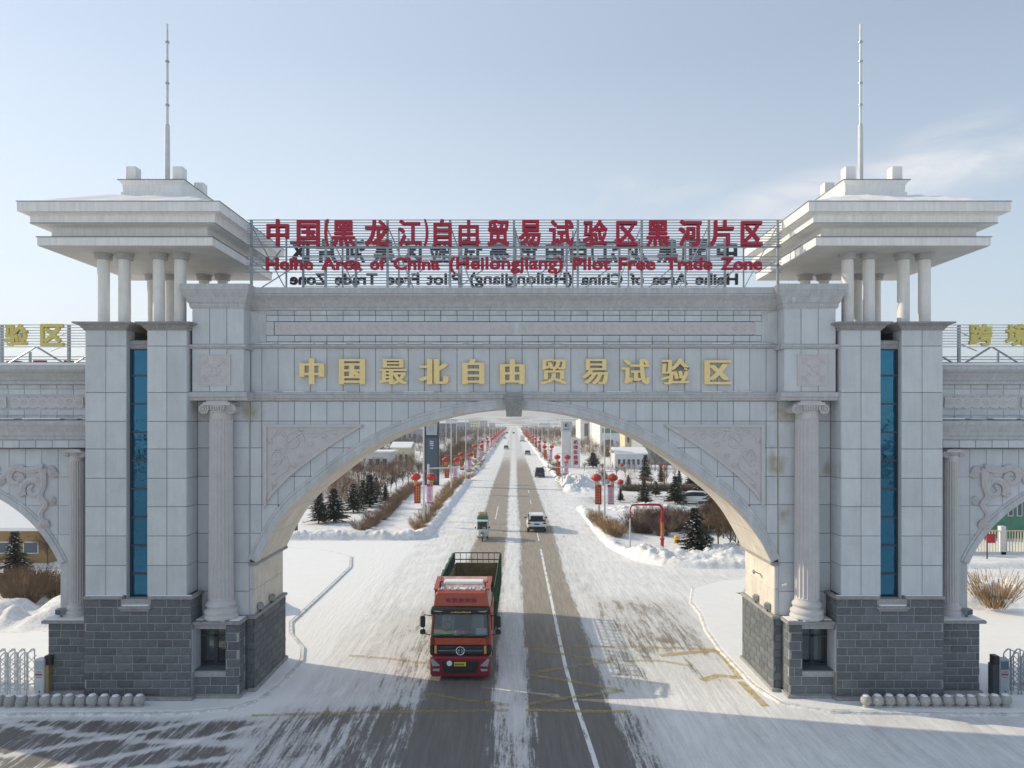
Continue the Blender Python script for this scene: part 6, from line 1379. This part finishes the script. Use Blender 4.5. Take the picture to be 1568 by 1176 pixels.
def shrub_mesh(seed, h=1.2, r=.7, n=170):
    rg = random.Random(seed); mb = MB()
    for i in range(n):
        a, q = rg.uniform(0, 2*math.pi), rg.random()**.5; p = Vector((q*r*.45*math.cos(a), q*r*.45*math.sin(a), 0)); d = Vector((math.cos(a)*q*.75+rg.uniform(-.2, .2), math.sin(a)*q*.75+rg.uniform(-.2, .2), 1)).normalized(); L = h*rg.uniform(.5, 1.05)
        for j in range(3):
            e = p+d*L/3; s_ = Vector((-math.sin(a+j), math.cos(a+j), 0))*(.012-.002*j); mb.add([p-s_, p+s_, e+s_*.6, e-s_*.6], [(0, 1, 2, 3)])
            if j:
                for _ in range(2): b = (d+Vector((rg.uniform(-.9, .9), rg.uniform(-.9, .9), rg.uniform(-.1, .5)))).normalized(); mb.add([p-s_*.6, p+s_*.6, p+b*L*.3], [(0, 1, 2)])
            p = e; d = (d+Vector((rg.uniform(-.25, .25), rg.uniform(-.25, .25), 0))).normalized()
    return mb
SH = {k: [shrub_mesh(40+i).mesh('stems', M[k]) for i in range(3)] for k in ('twig', 'twig_gold', 'twig_dark')}
def shrub(x, y, sc_, lb, grp, k='twig', z=.12, wide=1):
    o = bpy.data.objects.new('shrub', random.choice(SH[k])); COL.objects.link(o); o.location = (x, y, z); o.rotation_euler = (0, 0, random.uniform(0, 6)); o.scale = (sc_*wide, sc_*wide, sc_); return tag(o, lb, 'shrub', grp)
# spruces, left then right (pixel of the foot, height in pixels)
for px, py, h, lb, w in ((488, 803, 50, 'dark spruce nearest the arch edge in the left clump', 1.25), (511, 801, 52, 'dark spruce second in the left clump', 1.2), (541, 786, 44, 'dark spruce standing alone between the two left pairs', 1.2), (566, 778, 50, 'dark spruce at the far right end of the left clump', 1.25), (556, 776, 40, 'smaller dark spruce half hidden behind the left clump', 1.1),
    (1064, 853, 74, 'big dark spruce right of the red pipe beside the yellow bin', 1.25), (986, 773, 36, 'spruce behind the red pipe crossbar', 1.0), (988, 741, 44, 'tall thin spruce in the snow field behind the crossbar', .8), (1034, 772, 42, 'round spruce between the red pipe and the white parked car', 1.1), (1071, 768, 34, 'dark spruce beside the white parked car', 1.3), (950, 769, 20, 'small spruce just right of the pink banner on the right', 1.0), (1012, 741, 26, 'slim spruce in the middle of the right snow field', .9), (1040, 745, 24, 'slim spruce at the right side of the snow field by the arch', .9), (965.5, 716, 20, 'spruce before the low white shed', 1.0), (962, 744, 16, 'tiny spruce behind the right lanterns', 1.0), (908, 716, 22, 'dark rounded evergreen right of the red lettered sign', 2.2), (1092, 790, 46, 'dark spruce hidden low against the right arch edge', 1.3)): spruce(px, py, h, lb, wide=w)
spruce(22, 893, 78, 'spruce with bare lower trunk seen through the left side arch', 1, wide=.95, z=.1)
# hedge of golden shrubs by the kerb on the left, brown hedge behind it
for k in range(26):
    t = k/25; x, y = -9.3+random.uniform(-.3, .3), 41+t*56; shrub(x, y, random.uniform(.8, 1.25), 'golden brown leafless shrub in the hedge along the left kerb', 'golden shrubs along the left kerb', 'twig_gold', wide=1.2)
for k in range(30):
    t = k/29; x, y = -14.2-t*1.5+random.uniform(-.5, .5), 41+t*46; shrub(x, y, random.uniform(.8, 1.15), 'dark brown leafless shrub in the second hedge left of the road', 'brown shrubs of the second left hedge', 'twig', wide=1.4)
for k in range(34): d = 128+k*16; shrub(-8.9+random.uniform(-.4, .4), d-CAMD, random.uniform(.9, 1.5), 'tan shrub along the far left roadside', 'tan shrubs along the far left roadside', 'twig_gold', wide=1.6)
for k in range(34): d = 118+k*16; shrub(8.9+random.uniform(-.4, .4), d-CAMD, random.uniform(.9, 1.5), 'tan shrub along the far right roadside', 'tan shrubs along the far right roadside', 'twig_gold', wide=1.6)
for k, (px, py, s_) in enumerate(((908, 800, 1.1), (915, 806, 1.2), (921, 812, 1.3), (930, 818, 1.3), (938, 824, 1.4), (944, 826, 1.3), (950, 820, 1.2), (913, 796, 1.0), (934, 812, 1.1))): x, y = G(px, py); shrub(x, y, s_, 'tawny leafless shrub in the clump at the right kerb below the lanterns', 'shrubs at the right kerb below the lanterns', 'twig_gold', wide=1.1)
for k in range(46):
    px = random.uniform(975, 1130); py = random.uniform(796, 822); x, y = G(px, py); shrub(x, y, random.uniform(1.1, 1.9), 'brown leafless shrub in the thicket behind the red pipe', 'shrubs in the thicket behind the red pipe', random.choice(('twig', 'twig_dark')), wide=1.1)
for k in range(26): px = 955+k*4.2; py = 752.5+random.uniform(-1, 1); x, y = G(px, py); shrub(x, y, 1.0, 'low brown shrub of the hedge across the right snow field', 'low hedge across the right snow field', 'twig_dark', wide=1.3)
for k in range(15): x, y = G(random.uniform(0, 90), random.uniform(908, 948)); shrub(x, y, random.uniform(1.0, 1.6), 'brown shrub on the snow bank behind the left side arch', 'shrubs behind the left side arch', 'twig', z=.3)
x, y = G(1522, 938); shrub(x, y, 1.9, 'pale leafless shrub on the snow bank behind the right side arch', None, 'twig_gold', z=.3)
# single bare trees
for k, (px, py, h) in enumerate(((576, 762, 30), (590, 770, 26), (925, 735, 16), (1004, 760, 22), (1058, 744, 22), (894, 742, 14), (930, 700, 12), (1016, 700, 14), (720, 700, 10), (706, 690, 12))): spruce(px, py, h, 'small dark spruce scattered among the brown trees beyond the arch', wide=random.uniform(.9, 1.5), grp='small spruces scattered beyond the arch')
for k, (px, d) in enumerate(((683, 190), (699, 240), (672, 165), (905, 200), (935, 150), (948, 210))): x = (px-CX)*d/FPX; put(LP, (x, d-CAMD, 0), 0, 'slim lamp pole standing off the road among the trees and buildings', 'slim lamp poles off the road')
lst = [(px, py, 3.6+random.random()) for px, py in ((1100, 856), (1118, 862), (1130, 868), (1085, 835), (1108, 840), (1126, 845), (1098, 826), (1118, 828))]
for k, (px, py, h) in enumerate(lst): x, y = G(px, py-14); bare_thing('bare_tree', 'young leafless tree in the row against the right arch edge', 'tree', BT[k % 5], x, y, h/4, 'young trees by the right arch edge')
for k in range(16): x, y = G(575+k*8.5+random.uniform(-3, 3), 768-k*4.5+random.uniform(-2, 3)); bare_thing('bare_tree', 'young leafless tree with a bare stem in the left orchard row', 'tree', BT[k % 5], x, y, random.uniform(.8, 1.1), 'young trees in the left orchard row')
for px, py, sc_, lb in ((1003, 722, 1.7, 'tall yellowish bare tree before the grey shed'), (1018, 742, 1.3, 'bare tree at the edge of the right snow field'), (1093, 778, 1.5, 'leaning bare tree by the arch edge on the right'), (1045, 720, 1.6, 'golden bare tree right of the low shed')): x, y = G(px, py); bare_thing('bare_tree', lb, 'tree', BT[1], x, y, sc_, None)
for px, py in ((62, 862), (73, 866), (10, 856)): x, y = G(px, py); bare_thing('bare_tree', 'thin bare tree before the yellow house', 'tree', BT[2], x, y, .9, 'thin trees before the yellow house')
# woods that read as a mass
def tris(mb):
    v = np.array(mb.v, dtype=np.float32); t = []
    for q in mb.f:
        for k in range(1, len(q)-1): t.append((q[0], q[k], q[k+1]))
    return v, np.array(t, dtype=np.int32)
def wood(name, lb, pts, seed, mt, hr_=(3.5, 6.5), mix=.5, low=1.0):
    """a thicket nobody could count: leafless trees with brush between them, one mesh"""
    rg = random.Random(seed); base = []
    for i in range(2):
        tk, tw = bare_mesh(seed+i, 4.0, dens=.8); a_, b_ = tris(tk), tris(tw)
        # thicker twigs so that the crown still reads far away
        base.append((np.concatenate([a_[0], b_[0]]), np.concatenate([a_[1], b_[1]+len(a_[0])])))
    brush = [tris(shrub_mesh(seed+9+i, 3.2, 2.4, 70)) for i in range(2)]
    for v, t in brush:      # widen the stems
        pass
    V, T, n = [], [], 0
    for (x, y) in pts:
        if rg.random() < mix: v, t = base[rg.randrange(2)]; s_ = rg.uniform(*hr_)/4
        else: v, t = brush[rg.randrange(2)]; s_ = rg.uniform(.6, 1.15)*low
        a = rg.uniform(0, 6.3); c, sn = math.cos(a)*s_, math.sin(a)*s_
        V.append(np.stack([v[:, 0]*c-v[:, 1]*sn+x, v[:, 0]*sn+v[:, 1]*c+y, v[:, 2]*s_], -1)); T.append(t+n); n += len(v)
    V = np.concatenate(V); T = np.concatenate(T); me = bpy.data.meshes.new(name); me.vertices.add(len(V)); me.vertices.foreach_set('co', V.ravel().astype(np.float32))
    me.loops.add(T.size); me.loops.foreach_set('vertex_index', T.ravel()); me.polygons.add(len(T)); me.polygons.foreach_set('loop_start', np.arange(len(T))*3); me.update()
    me.materials.append(M[mt]); o = link(name, me); return tag(o, lb, 'wood', None, 'stuff')
rg = random.Random(77)
def scatter(n, x0, x1, y0, y1): return [(rg.uniform(x0, x1), rg.uniform(y0, y1)) for _ in range(n)]
wood('leafless_wood', 'brown leafless wood spreading left of the road behind the spruces', scatter(420, -64, -20, 62, 150)+scatter(160, -19, -12.5, 108, 240), 100, 'twig', (3.5, 5.5), .45)
wood('leafless_wood', 'reddish brown leafless wood left of the far road', scatter(420, -90, -13, 150, 420), 110, 'twig_dark', (4, 7), .5, 1.3)
wood('leafless_wood', 'tawny leafless wood right of the road before the white factories', scatter(200, 22, 75, 150, 235)+scatter(300, 13, 90, 235, 430), 120, 'twig_gold', (3.5, 6), .5, 1.2)
wood('leafless_wood', 'brown thicket beyond the yellow house left', scatter(120, -75, -40, 75, 110), 130, 'twig_dark', (4, 7))
wood('leafless_wood', 'unseen leafless wood added behind the viewer to darken the tower glass reflections', scatter(260, -110, 110, -140, -96), 140, 'twig_dark', (7, 11), .7, 1.6)  # added out of view so the lower panes reflect something dark
wood('leafless_wood', 'far off leafless thickets lining the left side of the road', scatter(260, -60, -11, 420, 700)+scatter(260, -160, -11, 700, 1200), 150, 'twig_dark', (4, 7), .3, 1.8)
wood('leafless_wood', 'far off leafless thickets lining the right side of the road', scatter(260, 11, 70, 420, 700)+scatter(260, 11, 160, 700, 1200), 160, 'twig', (4, 7), .3, 1.8)
wood('leafless_wood', 'leafless brush dotted over the right snow field', scatter(30, 14, 30, 84, 130)+scatter(60, 24, 60, 86, 150), 170, 'twig_gold', (2.5, 4), .4, .7)
# ------------------------------------------------------------------ buildings
def building(name, lb, px0, px1, pyb, h, depth, wall, roof='snow', rows=0, cols=0, win='win', eave=.3, pitch=0, cat='building', band_=None, rz=0):
    y = G(0, pyb)[1]; s = SC(y); x0, x1 = (px0-CX)/s, (px1-CX)/s; W = x1-x0
    t = thing(name, lb, cat, ((x0+x1)/2, y, -.02), rz)
    MB().box(-W/2, W/2, 0, depth, 0, h).obj('wall', M[wall], t)
    if pitch: MB().prism_x([(-eave, h+.01), (depth/2, h+pitch), (depth+eave, h+.01), (depth+eave, h+.25), (depth/2, h+pitch+.25), (-eave, h+.25)], -W/2-eave, W/2+eave).obj('roof', M[roof], t)
    else: MB().bbox(-W/2-eave, W/2+eave, -eave, depth+eave, h+.005, h+.35, .06).obj('roof', M[roof], t)
    if rows:
        ww = W/(cols*1.7+.7); hh = h/(rows*1.9+.9)
        for r in range(rows):
            for c in range(cols):
                xa = -W/2+ww*.7+c*ww*1.7; za = hh*.9+r*hh*1.9; f = MB().box(xa, xa+ww, -.06, .0, za, za+hh).obj('window', M['white_wall' if wall != 'white_wall' else 'grey_wall'], t); MB().box(xa+.08, xa+ww-.08, -.085, -.061, za+.08, za+hh-.08).obj('pane', M[win], f)
    if band_:
        for (u0, u1, z0, z1, mt) in band_: MB().box(-W/2+u0*W, -W/2+u1*W, -.12, -.0, z0*h, z1*h).obj('wall_panel', M[mt], t)
    return t
building('house', 'yellow house with snowy roof seen through the left side arch', -60, 76, 864, 2.5, 6, 'yellow_wall', rows=1, cols=3, pitch=2.0, cat='house')
building('house', 'small white flat roofed house left behind the brown trees', 560, 597, 722, 4.0, 7, 'white_wall', rows=1, cols=3, cat='house', eave=.6)
building('house', 'low brown house right of the small white one', 599, 628, 713, 4.2, 8, 'cream_wall', rows=1, cols=3, cat='house', pitch=1.2)
building('warehouse', 'dark blue grey warehouse with snow roof behind the black pylon', 672, 694, 669.5, 9.5, 25, 'dark_wall', rows=1, cols=2)
building('warehouse', 'grey blue factory hall left of the far road', 692, 716, 664, 10, 30, 'grey_wall', rows=1, cols=4)
building('apartment_block', 'cream block with flat roof at the left far roadside', 717.5, 734, 657, 13, 14, 'cream_wall', rows=3, cols=4)
building('apartment_block', 'pale grey blue block right of the cream one far left', 735, 746, 656, 13, 14, 'grey_wall', rows=3, cols=3)
building('apartment_block', 'pale far block under the arch crown left', 682, 700, 655, 15, 20, 'white_wall', rows=4, cols=5)
building('warehouse', 'bluish hall low behind the brown trees far left', 600, 640, 678, 7, 22, 'grey_wall', rows=1, cols=5)
building('factory', 'white factory block with tall dark window right of the pylons', 889, 912, 681, 11.5, 25, 'white_wall', band_=[(.25, .5, .35, .85, 'dark_wall')], rows=0)
building('factory', 'cream factory wing between the white ones', 911.5, 920, 680, 12, 24, 'cream_wall', rows=2, cols=2)
building('factory', 'wide white factory with green grey ribbon windows right', 919, 985, 686, 11, 40, 'white_wall', band_=[(.05, .62, .55, .72, 'green_mesh'), (.08, .30, .08, .3, 'dark_wall')])
building('house', 'cream upper storey house behind the low white shed', 957, 980, 706, 8.2, 9, 'cream_wall', rows=2, cols=3, cat='house')
building('shed', 'low white shed with snowy roof and dark doors right', 943, 990, 719, 3.4, 8, 'white_wall', rows=1, cols=6, pitch=1.2, cat='shed')
building('warehouse', 'big plain grey shed behind the bare trees on the right', 984, 1100, 712, 8.5, 30, 'grey_wall', pitch=1.5)
building('hall', 'green glazed hall beyond the right side arch', 1440, 1640, 826, 6.5, 20, 'green_mesh', rows=1, cols=14)
for k in range(22):
    rgk = random.Random(k*3+1); d = rgk.uniform(1000, 1900); px = rgk.choice((rgk.uniform(640, 762), rgk.uniform(812, 960))); h = rgk.uniform(4, 9); w = rgk.uniform(8, 20); x = (px-CX)*d/FPX
    t = thing('far_building', 'distant small block on the plain beyond the road, %s from the left' % (ordn(k) if k < 15 else 'number %d' % (k+1)), 'building', (x, d-CAMD, -1), 0, 'distant blocks on the plain'); t['label'] = 'distant small block among the snowy plots towards the horizon'
    MB().box(-w/2, w/2, 0, 12, 0, h+1).obj('wall', M[rgk.choice(('white_wall', 'grey_wall', 'cream_wall'))], t); MB().box(-w/2-.4, w/2+.4, -.4, 12.4, h+1.01, h+1.5).obj('roof', M['snow'], t)
# fence and signboard seen through the right side arch
x0, y0 = G(1490, 851); t = thing('fence', 'white walled fence with upright bars beyond the right side arch', 'fence', (x0+6, y0, 0)); MB().box(-8, 10, 0, .25, 0, .3).obj('fence_wall', M['white_wall'], t)
bars = MB().box(-.025, .025, .1, .15, .3, 1.9).mesh('bar', M['cream_wall'])
for k in range(80): link('bar', bars, None, t, (-8+k*.225, 0, 0))
MB().box(-8, 10, .08, .17, 1.9, 1.98).obj('top_rail', M['cream_wall'], t)
for k in range(5): MB().box(-8.2+k*4.4, -7.8+k*4.4, 0, .4, 0, 2.3).obj('fence_post', M['white_wall'], t)
x, y = G(1508, 852); t = thing('notice_board', 'small red board on a dark post beyond the right side arch', 'sign', (x-.8, y-1.5, 0)); MB().box(-.04, .04, 0, .06, 0, 1.5).obj('post', M['frame_dark'], t); MB().bbox(-.1, .6, -.04, 0, 1.3, 2.0, .02).obj('board', M['red_paint'], t)
x, y = G(1566, 850); t = thing('flag', 'red flag on a pale pole at the edge beyond the right side arch', 'flag', (x, y-2.5, 0)); MB().path([(0, 0, 0), (0, 0, 5.4)], .06, 8).obj('pole', M['pole'], t); MB().add([(0, 0, 3.2), (.7, -.1, 2.4), (.75, .1, 3.6), (0, 0, 4.5)], [(0, 1, 2, 3)]).obj('cloth', M['banner_red'], t)
# red lanterns on little posts in the right park
for px, py in ((952, 722), (1012, 722), (1039, 722), (950, 752)):
    x, y = G(px, py); t = thing('garden_lantern', 'small red lantern on a low post in the right snow field', 'lantern', (x, y, 0), 0, 'garden lanterns in the right snow field'); MB().path([(0, 0, 0), (0, 0, 1.0)], .05, 6).obj('post', M['red_paint'], t); MB().lathe(0, 0, [(.1, .95), (.45, 1.15), (.5, 1.4), (.4, 1.65), (.1, 1.8)], 12).obj('lantern_shade', M['lantern'], t)
for s in (-1, 1):
    pass
# ------------------------------------------------------------------ winter haze
o = MB().box(-7500, 7500, -420, 9500, -8, 160).obj('haze', None); o.data.materials.clear()
hm = bpy.data.materials.new('haze'); hm.use_nodes = True; n, l = hm.node_tree.nodes, hm.node_tree.links; n.clear(); ho = n.new('ShaderNodeOutputMaterial'); pv = n.new('ShaderNodeVolumePrincipled')
pv.inputs['Color'].default_value = (.93, .96, 1, 1); pv.inputs['Density'].default_value = .00035; pv.inputs['Anisotropy'].default_value = .3; l.new(pv.outputs[0], ho.inputs['Volume']); o.data.materials.append(hm); o['kind'] = 'stuff'
for o in bpy.data.objects:
    if '_w' in o: del o['_w']
